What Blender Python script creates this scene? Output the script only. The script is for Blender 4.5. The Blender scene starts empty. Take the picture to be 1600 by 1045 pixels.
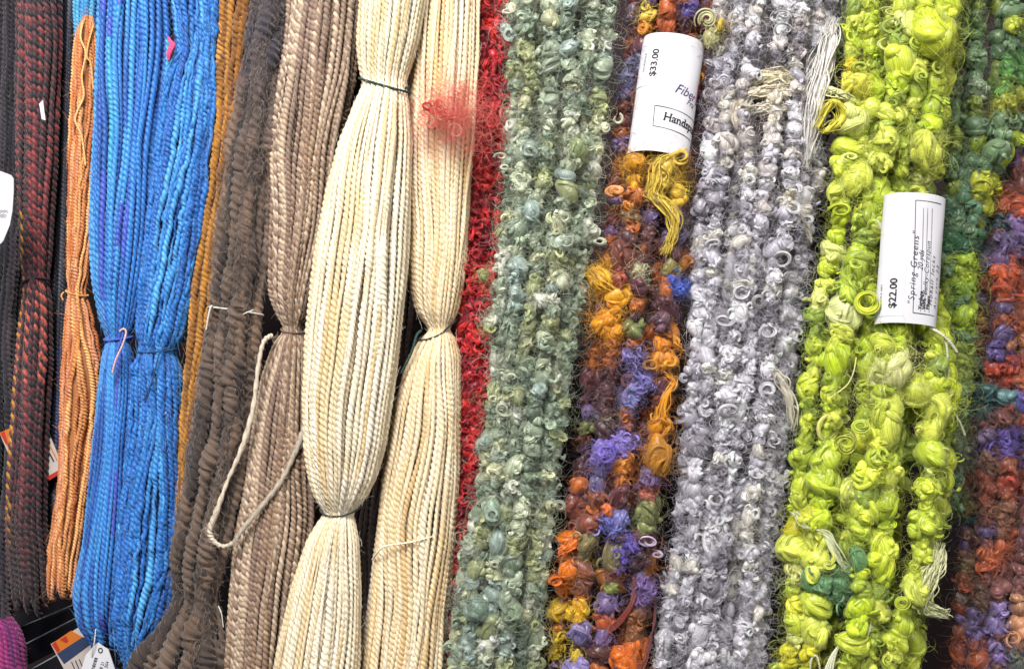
import bpy, math
import numpy as np
PI = math.pi
rs = np.random.RandomState(7)
S = 0.0004            # metres per photo pixel at the front plane
D = 0.72              # camera distance to the front plane
ROLL = math.radians(-5.2)
C = bpy.context.scene.collection
sc = bpy.context.scene

def lin(c):
    c = np.asarray(c, float) / 255.0
    return np.where(c <= 0.04045, c / 12.92, ((c + 0.055) / 1.055) ** 2.4)
def L(*cs): return np.array([lin(c) for c in cs])

# ------------------------------------------------------------------ frames
def world(px, py, Y):
    k = S * (D + Y) / D
    x, z = (px - 800) * k, -(py - 522.5) * k
    c, s = math.cos(ROLL), math.sin(ROLL)
    return (x * c + z * s, Y, -x * s + z * c + 1.3)

class FR(tuple): sh = 0.0
CUR = FR((0, 0, 0))
def fix(p):
    """photo pixel + depth -> design position, allowing for how near the point stands"""
    p = np.array(p, float); k = S * (D + CUR[2]) / D; f = 1 - (p[..., 2] - CUR.sh) * k / (D + CUR[2])
    p[..., 0] = 800 + (p[..., 0] - 800) * f; p[..., 1] = 522.5 + (p[..., 1] - 522.5) * f
    return p
def unfix(p):
    p = np.array(p, float); k = S * (D + CUR[2]) / D; f = 1 - (p[..., 2] - CUR.sh) * k / (D + CUR[2])
    p[..., 0] = 800 + (p[..., 0] - 800) / f; p[..., 1] = 522.5 + (p[..., 1] - 522.5) / f
    return p

def thing(name, label, cat, px, py, Y, group=None):
    o = bpy.data.objects.new(name, None); C.objects.link(o)
    o.empty_display_size = 0.01
    o.location = world(px, py, Y); o.rotation_euler = (0, ROLL, 0)
    o['label'] = label; o['category'] = cat
    o['group'] = group or {'yarn skein': 'yarn skeins hanging side by side', 'tag': 'swing tags among the skeins', 'rail': 'black display rails'}.get(cat, '')
    if not o['group']: del o['group']
    return o, FR((px, py, Y))

# ------------------------------------------------------------------ mesh builder (pixel units: x right, y down, d towards the camera)
class MB:
    def __init__(s): s.V = []; s.F = []; s.C = []; s.U = []; s.n = 0
    def add(s, V, F, Cc, U):
        s.V.append(V); s.F.append(F + s.n); s.C.append(Cc); s.U.append(U); s.n += len(V)
    def build(s, name, m, parent, fr, smooth=True, label=None):
        px, py, Y = fr; k = S * (D + Y) / D
        if not s.V: return None
        V = np.concatenate(s.V); F = np.concatenate(s.F); Cc = np.concatenate(s.C); U = np.concatenate(s.U)
        W = np.stack([(V[:, 0] - px) * k, -(V[:, 2] - fr.sh) * k, -(V[:, 1] - py) * k], 1).astype(np.float32)
        me = bpy.data.meshes.new(name)
        me.vertices.add(len(W)); me.vertices.foreach_set('co', W.ravel())
        nf = len(F); me.loops.add(nf * 4); me.polygons.add(nf)
        me.loops.foreach_set('vertex_index', F.astype(np.int32).ravel())
        me.polygons.foreach_set('loop_start', np.arange(0, nf * 4, 4, dtype=np.int32))
        me.polygons.foreach_set('loop_total', np.full(nf, 4, np.int32))
        me.polygons.foreach_set('use_smooth', np.full(nf, smooth))
        a = me.attributes.new('Col', 'FLOAT_COLOR', 'POINT')
        a.data.foreach_set('color', np.concatenate([np.clip(Cc, 0.002, 1), np.ones((len(Cc), 1))], 1).astype(np.float32).ravel())
        a = me.attributes.new('fib', 'FLOAT_VECTOR', 'POINT')
        a.data.foreach_set('vector', U.astype(np.float32).ravel())
        me.update(calc_edges=True)
        me.materials.append(m)
        o = bpy.data.objects.new(name, me); C.objects.link(o)
        o.parent = parent
        if label: o['label'] = label
        return o

def unit(v): return v / np.maximum(np.linalg.norm(v, axis=-1, keepdims=True), 1e-9)

def tubes(mb, P, R, col, K=6, lobes=0, a=0.31, rho=0.69, phase=None, col2=None, fs=1.0, fa=1.8):
    """batch of M tubes along P[M,N,3]; cross section round or with twisted lobes (plies)"""
    M, N, _ = P.shape
    R = np.broadcast_to(R, (M, N)); col = np.broadcast_to(col, (M, N, 3))
    T = unit(np.gradient(P, axis=1))
    ref = np.where(np.abs(T[:, 0, 2:3]) < 0.9, np.array([[0, 0, 1.0]]), np.array([[1.0, 0, 0]]))
    n = unit(ref - T[:, 0] * np.sum(ref * T[:, 0], 1, keepdims=True))
    Ns = np.empty_like(P); Ns[:, 0] = n
    for i in range(1, N):
        n = unit(n - T[:, i] * np.sum(n * T[:, i], 1, keepdims=True)); Ns[:, i] = n
    B = np.cross(T, Ns)
    th = np.arange(K) * 2 * PI / K
    if lobes:
        seg = 2 * PI / lobes
        ph = (th + seg / 2) % seg - seg / 2
        rr = a * np.cos(ph) + np.sqrt(np.maximum(rho ** 2 - (a * np.sin(ph)) ** 2, 0))
    else: rr = np.ones(K)
    ang = th[None, None, :] + (0 if phase is None else phase[:, :, None])
    ang = np.broadcast_to(ang, (M, N, K))
    ca, sa = np.cos(ang)[..., None], np.sin(ang)[..., None]
    V = P[:, :, None] + (Ns[:, :, None] * ca + B[:, :, None] * sa) * (R[:, :, None] * rr)[..., None]
    Cc = np.repeat(col[:, :, None], K, 2)
    if col2 is not None:
        col2 = np.broadcast_to(col2, (M, N, 3))
        mk = (np.cos(th) > 0)[None, None, :, None]
        Cc = np.where(mk, col2[:, :, None], Cc)
    ds = np.concatenate([np.zeros((M, 1)), np.cumsum(np.linalg.norm(np.diff(P, axis=1), axis=2), 1)], 1)
    off = rs.rand(M, 1, 1, 3) * 900
    U = np.stack([np.repeat((ds * 0.05 * fs)[:, :, None], K, 2), np.broadcast_to(np.cos(th) * fa, (M, N, K)),
                  np.broadcast_to(np.sin(th) * fa, (M, N, K))], -1) + off
    idx = np.arange(M * N * K).reshape(M, N, K)
    a0 = idx[:, :-1]; b0 = np.roll(a0, -1, 2); d0 = idx[:, 1:]; c0 = np.roll(d0, -1, 2)
    F = np.stack([a0, b0, c0, d0], -1).reshape(-1, 4)
    mb.add(V.reshape(-1, 3), F, Cc.reshape(-1, 3), U.reshape(-1, 3))

def noise1(M, N, cells, amp=1.0):
    """M smooth random 1-D signals with N samples"""
    c = max(2, int(cells)) + 2
    g = rs.randn(M, c); x = np.linspace(0, c - 1.001, N); i = x.astype(int); f = x - i; f = f * f * (3 - 2 * f)
    i2 = np.minimum(i + 1, c - 1)
    return (g[:, i] * (1 - f) + g[:, i2] * f) * amp

class Env:
    """outline of a skein: rows of (y, x_left, x_right)"""
    def __init__(s, rows, tr=0.7, sm=7):
        r = np.array([q[:3] for q in rows], float)
        s.yy = np.arange(r[0, 0], r[-1, 0] + 1, 2.0)
        g = np.exp(-0.5 * (np.arange(-12, 13) * 2 / sm) ** 2); g /= g.sum()
        f = lambda v: np.convolve(np.pad(v, 12, mode='edge'), g, 'valid')
        s.xl = f(np.interp(s.yy, r[:, 0], r[:, 1])); s.xr = f(np.interp(s.yy, r[:, 0], r[:, 2]))
        s.y0, s.y1 = r[0, 0], r[-1, 0]; s.tr = tr; s.tmax = float(np.percentile((s.xr - s.xl) / 2, 85)) * tr
    def __call__(s, y):
        l = np.interp(y, s.yy, s.xl); r = np.interp(y, s.yy, s.xr)
        w = (r - l) / 2
        return (l + r) / 2, w, w * s.tr + 2

def straight(env, psi, y, sc_, wob=0.0, d0=0.0, end=None, inset=0.0):
    """strand paths: psi[M] position round the skein, y[N]"""
    M, N = len(psi), len(y)
    cx, w, t = env(y)
    cells = (y[-1] - y[0]) / 160
    sh = noise1(7, N, cells, wob * 1.3); f = np.clip((psi + 2) / 4 * 6, 0, 5.999); i = f.astype(int); f = (f - i)[:, None]
    ps = psi[:, None] + sh[i] * (1 - f) + sh[i + 1] * f + noise1(M, N, cells * 2, wob * 0.22)
    s = sc_[:, None] if np.ndim(sc_) else sc_
    x = cx + np.maximum(w - inset, w * .4) * np.sin(ps) * s
    tt = np.broadcast_to(t, (M, N)).copy()
    Y = np.broadcast_to(y, (M, N)).copy()
    if end:      # the loop of the skein turns under at the bottom
        yend = end[0] + rs.randn(M, 1) * end[1]; R = end[2]
        u = np.clip((Y - (yend - R)) / R, 0, None)
        over = np.clip(u, 0, 1)
        tt = tt * np.sqrt(1 - over ** 2 * 0.999)
        Y = np.minimum(Y, yend)
    d = tt * np.cos(ps) * s + d0
    return np.stack([x, Y, d], -1)

def fuzz(mb, P, n, length, col, r=0.32, lift=0.5, R=5.0, curl=0.3):
    """fine fibres standing off the surface of the paths P"""
    M, N, _ = P.shape
    i = rs.randint(0, M, n); j = rs.randint(1, N - 2, n)
    c = P[i, j]; t = unit(P[i, j + 1] - P[i, j - 1]) * rs.choice([-1, 1], (n, 1))
    o = rs.randn(n, 3); o[:, 2] = np.abs(o[:, 2]) + 0.2; o = unit(o - t * np.sum(o * t, 1, keepdims=True))
    Ln = length * (0.4 + rs.rand(n, 1) * 1.1)
    q = np.linspace(0, 1, 6)[None, :, None]
    b = unit(rs.randn(n, 3))
    p = c[:, None] + o[:, None] * R * (0.8 + 0.0 * q) + (t[:, None] * q + o[:, None] * lift * q * q + b[:, None] * curl * np.sin(q * 4.5)) * Ln[:, None]
    rr = r * (1 - 0.6 * q[..., 0])
    cc = col[rs.randint(0, len(col), n)][:, None]
    tubes(mb, p, np.broadcast_to(rr, (n, 6)), cc, K=3)

def hairs(mb, Cn, n, length, col, r=0.32, spread=8.0, curl=0.5, N=8, front=0.3):
    i = rs.randint(0, len(Cn), n)
    dirs = rs.randn(n, 3); dirs[:, 2] += front; dirs = unit(dirs)
    c = Cn[i] + dirs * spread * (0.5 + 0.5 * rs.rand(n, 1))
    Ln = length * (0.35 + rs.rand(n, 1) * 1.2)
    t = unit(rs.randn(n, 3) + dirs * 0.7); b = unit(np.cross(t, rs.randn(n, 3)))
    q = np.linspace(0, 1, N)[None, :, None]
    k = 1.5 + rs.rand(n, 1, 1) * 4.5
    b2 = np.cross(t, b)
    p = c[:, None] + (t[:, None] * q + curl * (b[:, None] * np.sin(q * k) + b2[:, None] * (1 - np.cos(q * k)))) * Ln[:, None]
    cc = (col[i] if len(col) == len(Cn) else col[rs.randint(0, len(col), n)])[:, None]
    tubes(mb, p, np.broadcast_to(r * (1 - 0.5 * q[..., 0]), (n, N)), cc, K=3)

# ------------------------------------------------------------------ materials
def mat(name, rough=0.6, sheen=0.2, bump=0.3, streak=0.35, spec=0.35, base=None, sss=0.0, nscale=1.6, trans=0.0):
    m = bpy.data.materials.new(name); m.use_nodes = True
    nt = m.node_tree; N = nt.nodes; Lk = nt.links; b = N['Principled BSDF']
    b.inputs['Roughness'].default_value = rough; b.inputs['Specular IOR Level'].default_value = spec
    b.inputs['Sheen Weight'].default_value = sheen; b.inputs['Sheen Roughness'].default_value = 0.5
    if sss:
        b.inputs['Subsurface Weight'].default_value = sss
        b.inputs['Subsurface Radius'].default_value = (1, .8, .6); b.inputs['Subsurface Scale'].default_value = 0.0025
    at = N.new('ShaderNodeAttribute'); at.attribute_name = 'Col'
    fb = N.new('ShaderNodeAttribute'); fb.attribute_name = 'fib'
    nz = N.new('ShaderNodeTexNoise'); nz.inputs['Scale'].default_value = nscale; nz.inputs['Detail'].default_value = 2.5
    Lk.new(fb.outputs['Vector'], nz.inputs['Vector'])
    mr = N.new('ShaderNodeMapRange'); mr.inputs[1].default_value = 0.3; mr.inputs[2].default_value = 0.7
    mr.inputs[3].default_value = 1 - streak; mr.inputs[4].default_value = 1 + streak * 0.7
    Lk.new(nz.outputs['Fac'], mr.inputs[0])
    mx = N.new('ShaderNodeVectorMath'); mx.operation = 'SCALE'
    if base is None: Lk.new(at.outputs['Color'], mx.inputs[0])
    else: mx.inputs[0].default_value = tuple(base)
    Lk.new(mr.outputs[0], mx.inputs['Scale']); Lk.new(mx.outputs[0], b.inputs['Base Color'])
    if trans:      # wool lets some light through
        tr = N.new('ShaderNodeBsdfTranslucent'); ms = N.new('ShaderNodeMixShader'); ms.inputs[0].default_value = trans
        Lk.new(mx.outputs[0], tr.inputs[0]); Lk.new(b.outputs[0], ms.inputs[1]); Lk.new(tr.outputs[0], ms.inputs[2]); Lk.new(ms.outputs[0], N['Material Output'].inputs['Surface'])
    if bump:
        bp = N.new('ShaderNodeBump'); bp.inputs['Strength'].default_value = bump; bp.inputs['Distance'].default_value = 0.0006
        Lk.new(nz.outputs['Fac'], bp.inputs['Height']); Lk.new(bp.outputs['Normal'], b.inputs['Normal'])
    return m

def plain(name, col, rough=0.6, spec=0.4, metal=0.0, noise=0.06, nscale=60.0):
    m = bpy.data.materials.new(name); m.use_nodes = True
    nt = m.node_tree; N = nt.nodes; Lk = nt.links; b = N['Principled BSDF']
    b.inputs['Roughness'].default_value = rough; b.inputs['Specular IOR Level'].default_value = spec; b.inputs['Metallic'].default_value = metal
    nz = N.new('ShaderNodeTexNoise'); nz.inputs['Scale'].default_value = nscale; nz.inputs['Detail'].default_value = 4
    tc = N.new('ShaderNodeTexCoord'); Lk.new(tc.outputs['Object'], nz.inputs['Vector'])
    mr = N.new('ShaderNodeMapRange'); mr.inputs[3].default_value = 1 - noise; mr.inputs[4].default_value = 1 + noise
    Lk.new(nz.outputs['Fac'], mr.inputs[0])
    mx = N.new('ShaderNodeVectorMath'); mx.operation = 'SCALE'; mx.inputs[0].default_value = tuple(col)
    Lk.new(mr.outputs[0], mx.inputs['Scale']); Lk.new(mx.outputs[0], b.inputs['Base Color'])
    return m

M_silk = mat('plied_silk_wool', 0.55, 0.3, 0.4, 0.18, 0.3)
M_blue = mat('blue_silk_wool', 0.48, 0.2, 0.5, 0.35, 0.4)
M_wool = mat('rough_wool', 0.75, 0.3, 0.6, 0.4, 0.2)
M_curl = mat('curly_wool', 0.33, 0.3, 0.6, 0.42, 0.65, sss=.1, trans=.06)
M_glow = mat('dyed_curly_wool', 0.34, 0.25, 0.6, 0.42, 0.5, sss=.1, trans=.10)
M_hair = mat('wool_fibres', 0.5, 0.1, 0.0, 0.1, 0.4, trans=.4)
M_thread = mat('tie_thread', 0.6, 0.1, 0.4, 0.3, 0.3)

# ------------------------------------------------------------------ smooth plied skeins
def pick(pal, M, N, cells, jitter=0.06, w=None):
    """colour along each strand wandering through a palette"""
    pal = np.asarray(pal); k = len(pal)
    base = rs.choice(k, M, p=w)
    u = noise1(M, N, cells, 1.0)
    other = pal[rs.choice(k, M, p=w)]
    f = np.clip(0.5 + u * 0.6, 0, 1)[..., None]
    c = pal[base][:, None] * (1 - f) + other[:, None] * f
    return c * (1 + jitter * rs.randn(M, 1, 1))

def smooth_skein(name, label, rows, Y, r0, pitch, pal, m, ties=(), tr=0.7, wob=0.05, layers=(1.0, .84), spread=1.75, group=None,
                 lobes=2, pal2=None, thick=0.08, end=None, nfuzz=400, fcol=None, flen=16, w=None, dens=0.8, d0=0.0, groove=.31, wref=None, fexp=0.6,
                 colfn=None, core=0.7, section='yarn_bundle', wig=0.0, K=10, hair_r=0.3, stray=3, sm=7, lift=0.5):
    env = Env(rows, tr, sm)
    root, fr = thing(name, label, 'yarn skein', (rows[0][1] + rows[0][2]) / 2, rows[0][0], Y, group)
    global CUR
    fr.sh = 0.6 * env.tmax; CUR = fr
    y = np.arange(env.y0, env.y1, pitch / 9.0); N = len(y)
    cx, wv, t = env(y)
    wr = wref or np.percentile(wv, 70)
    psi = []; scl = []
    for li, s in enumerate(layers):
        arc = 2 * spread * wr * s * (0.5 + 0.5 * tr)
        n = max(4, int(arc / (2 * r0 * dens)))
        p = np.linspace(-spread, spread, n) + rs.randn(n) * 0.25 * (2 * spread / n)
        psi += list(p); scl += list(s + rs.randn(n) * 0.02)
    for k in range(stray):
        psi.append(rs.uniform(-1.2, 1.2)); scl.append(1.04)
    psi = np.array(psi); scl = np.array(scl); M = len(psi)
    P = straight(env, psi, y, scl, wob, d0, end, inset=r0 * .8)
    if stray:
        cross = noise1(stray, N, 3, 0.16)
        P[-stray:, :, 0] += cross * wv * 0.5
    if wig: P[..., 0] += noise1(M, N, (y[-1] - y[0]) / 14, wig); P[..., 2] += noise1(M, N, (y[-1] - y[0]) / 14, wig)
    R = r0 * np.clip((wv / wr), 0.2, 1.3) ** fexp * (1 + noise1(M, N, (y[-1] - y[0]) / 45, thick) + rs.randn(M, 1) * 0.08)
    R = np.clip(R, r0 * 0.3, r0 * 2.2)
    ph = y[None] * 2 * PI / pitch * (1 + rs.randn(M, 1) * 0.06) + rs.rand(M, 1) * 6 + noise1(M, N, (y[-1] - y[0]) / 60, 0.9)
    col = pick(pal, M, N, (y[-1] - y[0]) / 90, w=w)
    col2 = None if pal2 is None else pick(pal2, M, N, (y[-1] - y[0]) / 90)
    if colfn: col, col2 = colfn(P, col, col2)
    cuts = [0] + [int(np.searchsorted(y, tt)) for tt in ties] + [N - 1]
    fc = np.asarray(fcol) if fcol is not None else np.asarray(pal) * 1.15
    for a, b in zip(cuts[:-1], cuts[1:]):
        if b - a < 8: continue
        mb = MB()
        sl = slice(a, b + 1)
        tubes(mb, P[:, sl], R[:, sl], col[:, sl], K=K, lobes=lobes, a=groove, rho=1 - groove, phase=ph[:, sl], col2=None if col2 is None else col2[:, sl])
        if core:
            jj = np.arange(a, b + 1, 8); th = np.linspace(-PI, PI, 24, endpoint=False)
            cc = np.asarray(pal).mean(0) * 0.6
            tt2 = t.copy()
            if end:
                u = np.clip((y - (end[0] - end[1] * 2 - end[2])) / end[2], 0, 1); tt2 = t * np.sqrt(1 - u ** 2 * .999)
            V = np.stack([cx[jj][:, None] + wv[jj][:, None] * core * np.sin(th), np.repeat(np.minimum(y[jj], end[0] - 2 * end[1] if end else 1e9)[:, None], 24, 1),
                          d0 + tt2[jj][:, None] * core * np.cos(th)], -1)
            idx = np.arange(len(jj) * 24).reshape(-1, 24); a0 = idx[:-1]; b0 = np.roll(a0, -1, 1); d1 = idx[1:]; c1 = np.roll(d1, -1, 1)
            U = np.stack([np.repeat(y[jj][:, None] * 0.05, 24, 1), np.broadcast_to(th * 14, (len(jj), 24)), np.zeros((len(jj), 24))], -1)
            mb.add(V.reshape(-1, 3), np.stack([a0, b0, c1, d1], -1).reshape(-1, 4), np.tile(cc, (len(jj) * 24, 1)), U.reshape(-1, 3))
        nf = int(2.4 * nfuzz * (b - a) / N)
        if nf: fuzz(mb, P[:, sl], nf, flen, fc, r=hair_r, R=r0 * 0.8, lift=lift)
        mb.build(section, m, root, fr)
    return root, fr, env

def tie(root, fr, env, yl, yr, col, r=1.8, sag=3, tails=(), d0=0.0, scale=1.08, pitch=7, name='tie_thread', xr=None):
    ps = np.linspace(-1.9, 1.9, 90); y = yl + (yr - yl) * (np.sin(ps) + 1) / 2 + sag * np.cos(ps)
    cx, w, t = env(y)
    P = np.stack([cx + w * np.sin(ps) * scale, y, t * np.cos(ps) * scale + d0 + 1.5], -1)[None]
    mb = MB(); col = np.asarray(col)
    s = np.arange(90) * 2.0
    tubes(mb, P, r * 1.15, col, K=8, lobes=2, a=.2, rho=.8, phase=(s * 2 * PI / pitch)[None])
    for tl in tails: strand_path(mb, tl, r, col, pitch)
    return mb.build(name, M_thread, root, fr)

def spline(pts, n):
    p = np.array(pts, float); k = len(p)
    if k < 3:
        f = np.linspace(0, 1, n)[:, None]; return p[0] * (1 - f) + p[1] * f
    p = np.vstack([2 * p[0] - p[1], p, 2 * p[-1] - p[-2]])
    x = np.linspace(0, k - 1.0001, n); i = x.astype(int); f = (x - i)[:, None]
    a, b, c, d = p[i], p[i + 1], p[i + 2], p[i + 3]
    return 0.5 * (2 * b + (c - a) * f + (2 * a - 5 * b + 4 * c - d) * f ** 2 + (3 * b - 3 * c + d - a) * f ** 3)

def strand_path(mb, pts, r, col, pitch=20, lobes=2, thick=0.0, K=8, col2=None):
    ln = np.sum(np.linalg.norm(np.diff(np.array(pts, float), axis=0), axis=1)); n = max(12, int(ln / pitch * 8))
    P = spline(fix(pts), n)[None]
    R = np.clip(r * (1 + noise1(1, n, ln / 50, thick)), r * .4, r * 2); R = R * np.ones((1, n)); R[:, 0] *= .3; R[:, -1] *= .3
    s = np.linspace(0, ln, n)
    tubes(mb, P, R, col, K=K, lobes=lobes, phase=(s * 2 * PI / pitch)[None], col2=col2)
    return P

# ------------------------------------------------------------------ curly art yarn
def companions(mb, P, rad, col, n, r=0.5, bright=1.22, K=3):
    """the fibre bundles that make up each lock, lying side by side along it"""
    M, N, _ = P.shape
    T = unit(np.gradient(P, axis=1)); q = np.linspace(0, 1, N)[None]
    a0 = rs.rand(M, 1) * 6.28
    for j in range(n):
        up = unit(np.cross(T, unit(rs.randn(M, 1, 3) + 1e-3))); sd = np.cross(T, up)
        an = a0 + j * 6.28 / n + rs.randn(M, 1) * .3 + q * rs.uniform(-1.2, 1.2, (M, 1))
        o = up * np.cos(an)[..., None] + sd * np.sin(an)[..., None]
        Q = P + o * (rad[..., None] * (0.85 + 0.35 * rs.rand(M, 1, 1)) + .15)
        rr = (r * 0.5 + rad * 0.2) * (0.55 + 0.7 * rs.rand(M, 1)) * (0.4 + .6 * np.sin(PI * q))
        tubes(mb, Q, rr, np.clip(col * (0.8 + (bright - 0.8) * rs.rand(M, 1) ** .7 * 1.5), 0, 1)[:, None], K=K)  # brighter tints on the bundles stand for highlights along the lock

def knobs(mb, Cn, R, col, nw=5, el=1.15, thickness=0.34, core=True, seg=10, K=6, nf=5):
    """soft lumps of fleece: a streaked bulb wrapped in plump tapering locks and a few loose fibres"""
    M = len(Cn); R = R[:, None]
    E = np.concatenate([rs.uniform(.8, 1.08, (M, 1)), el * rs.uniform(.8, 1.4, (M, 1)), rs.uniform(.85, 1.1, (M, 1))], 1)
    tl = rs.randn(M) * .6; ct, st = np.cos(tl), np.sin(tl)
    def place(P):
        P = P * E[:, None]
        return np.stack([P[..., 0] * ct[:, None] - P[..., 1] * st[:, None], P[..., 0] * st[:, None] + P[..., 1] * ct[:, None], P[..., 2]], -1) + Cn[:, None]
    if core:
        la = np.linspace(-PI / 2, PI / 2, 10); lo = np.arange(14) * 2 * PI / 14; nv = 140
        n = np.stack([np.cos(la)[:, None] * np.cos(lo), np.sin(la)[:, None] * np.ones(14), np.cos(la)[:, None] * np.sin(lo)], -1).reshape(-1, 3)
        gv = unit(rs.randn(M, 3, 3)); bump = sum(np.sin(n @ gv[:, i].T * 3.2 + rs.rand(M) * 6).T for i in range(3)) * .06
        V = place((R * 0.95 * (1 + bump))[..., None] * n[None])
        idx = np.arange(M * nv).reshape(M, 10, 14); a0 = idx[:, :-1]; b0 = np.roll(a0, -1, 2); d0 = idx[:, 1:]; c0 = np.roll(d0, -1, 2)
        ax = unit(rs.randn(M, 3)); L_ = V - Cn[:, None]
        U = np.stack([np.einsum('mnk,mk->mn', L_, ax) * .55, L_[..., 0] * .05, L_[..., 2] * .05], -1) + rs.rand(M, 1, 3) * 500
        mb.add(V.reshape(-1, 3), np.stack([a0, d0, c0, b0], -1).reshape(-1, 4), np.repeat(col, nv, 0), U.reshape(-1, 3))
    for j in range(nw):
        ax = unit(rs.randn(M, 3) * np.array([1, 1, 0.9]) + np.array([0, 0.2, 0.9 * (j % 2)]))
        e1 = unit(np.cross(ax, rs.randn(M, 3))); e2 = np.cross(ax, e1)
        q = np.linspace(0, 1, seg)[None]
        turn = PI * (0.35 + 0.85 * rs.rand(M, 1)); h0 = rs.uniform(-0.7, 0.8, (M, 1)); dh = rs.uniform(-0.4, 0.4, (M, 1))
        h = np.clip(h0 + dh * q, -0.93, 0.93); cr = np.sqrt(1 - h * h); ph0 = rs.rand(M, 1) * 6.28
        th = ph0 + turn * q; tk = thickness * (0.45 + 0.8 * rs.rand(M, 1))
        rr = R * (1.0 - 0.45 * tk) * (1 + .18 * rs.rand(M, 1) * q)
        P = place((e1[:, None] * (cr * np.cos(th))[..., None] + e2[:, None] * (cr * np.sin(th))[..., None] + ax[:, None] * h[..., None]) * rr[..., None])
        tr_ = R * tk * (np.sin(PI * np.clip(q * 0.92 + 0.05, 0, 1)) ** 0.8)
        cj = np.clip(col * (0.85 + 0.45 * rs.rand(M, 1)), 0, 1)
        tubes(mb, P, tr_, cj[:, None] * (0.85 + 0.35 * q[..., None] * rs.rand(M, 1, 1)), K=K, fs=1.0, fa=1.5)
        for i in range(nf):
            o = unit(rs.randn(M, 1, 3) + np.array([0, 0, .8])); w = rs.randn(M, 1, 3) * 1.2
            tubes(mb, P + o * (tr_[..., None] * (.95 + .5 * rs.rand(M, 1, 1))) + w * (q[..., None] - .3) ** 2, rs.uniform(.22, .42, (M, 1)) * np.ones((1, seg)), np.clip(cj * rs.uniform(1.0, 1.5, (M, 1)), 0, 1)[:, None], K=3)  # loose fibres lightened, fine highlights put into their colour

def curls(mb, Cn, R, r, col, turns=0.85, seg=14, K=5, face=0.9, open_=0.2, light=1.15, comp=5):
    M = len(Cn); R = np.broadcast_to(R, (M,))[:, None]; r = np.broadcast_to(r, (M,))[:, None]
    ax = rs.randn(M, 3); ax[:, 2] += face; ax = unit(ax)
    e1 = unit(np.cross(ax, rs.randn(M, 3))); e2 = np.cross(ax, e1)
    q = np.linspace(0, 1, seg)[None]
    th = q * 2 * PI * (turns * (0.45 + 1.0 * rs.rand(M, 1)))
    cr = R * (1 - (open_ + 0.4 * rs.rand(M, 1)) * q); sq = rs.uniform(.55, 1.0, (M, 1))
    h = q * R * rs.uniform(0.0, 1.2, (M, 1))
    P = Cn[:, None] + e1[:, None] * (cr * np.cos(th))[..., None] + e2[:, None] * (cr * np.sin(th) * sq)[..., None] + ax[:, None] * h[..., None]
    rr = r * (np.sin(PI * np.clip(0.12 + q * 0.86, 0, 1)) ** 0.8) * (0.6 + 0.8 * rs.rand(M, 1))
    c = col * light * (1 + .12 * rs.randn(M, 1))  # curls lightened, pale glints put into their colour
    tubes(mb, P, rr * .7, c[:, None], K=K, fs=1.2, fa=2.4)
    if comp: companions(mb, P, rr, c, comp, r=.45, bright=1.3)

def anchor_col(P, anchors, pal, jit=0.12, soft=0.6, wgt=None):
    """dye colour at points: nearest painted area, else palette"""
    P = unfix(P)
    A = np.array([a[:2] for a in anchors], float); Ra = np.array([a[2] for a in anchors], float); Ca = np.array([lin(a[3]) for a in anchors])
    d = np.sqrt((P[:, None, 0] - A[None, :, 0]) ** 2 + (P[:, None, 1] - A[None, :, 1]) ** 2) / Ra[None]
    d = d + rs.randn(*d.shape) * 0.26
    k = d.argmin(1); near = (d[np.arange(len(P)), k] < 1) & (rs.rand(len(P)) < .85)
    pal = np.asarray(pal)
    c = pal[rs.choice(len(pal), len(P), p=wgt)]
    c = np.where(near[:, None], Ca[k], c)
    return c * (1 + jit * rs.randn(len(P), 1))

def smooth_pal(P, pal, scale, jit, wgt=None):
    pal = np.asarray(pal); g = rs.rand(60, 2) * np.array([P[:, 0].ptp() + 1, P[:, 1].ptp() + 1]) + P[:, :2].min(0)
    gi = rs.choice(len(pal), 60, p=wgt)
    d = ((P[:, None, :2] - g[None]) ** 2).sum(-1); k = d.argmin(1)
    pick_ = np.where(rs.rand(len(P)) < scale, gi[k], rs.choice(len(pal), len(P), p=wgt))
    return pal[pick_] * (1 + jit * rs.randn(len(P), 1))

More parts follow.
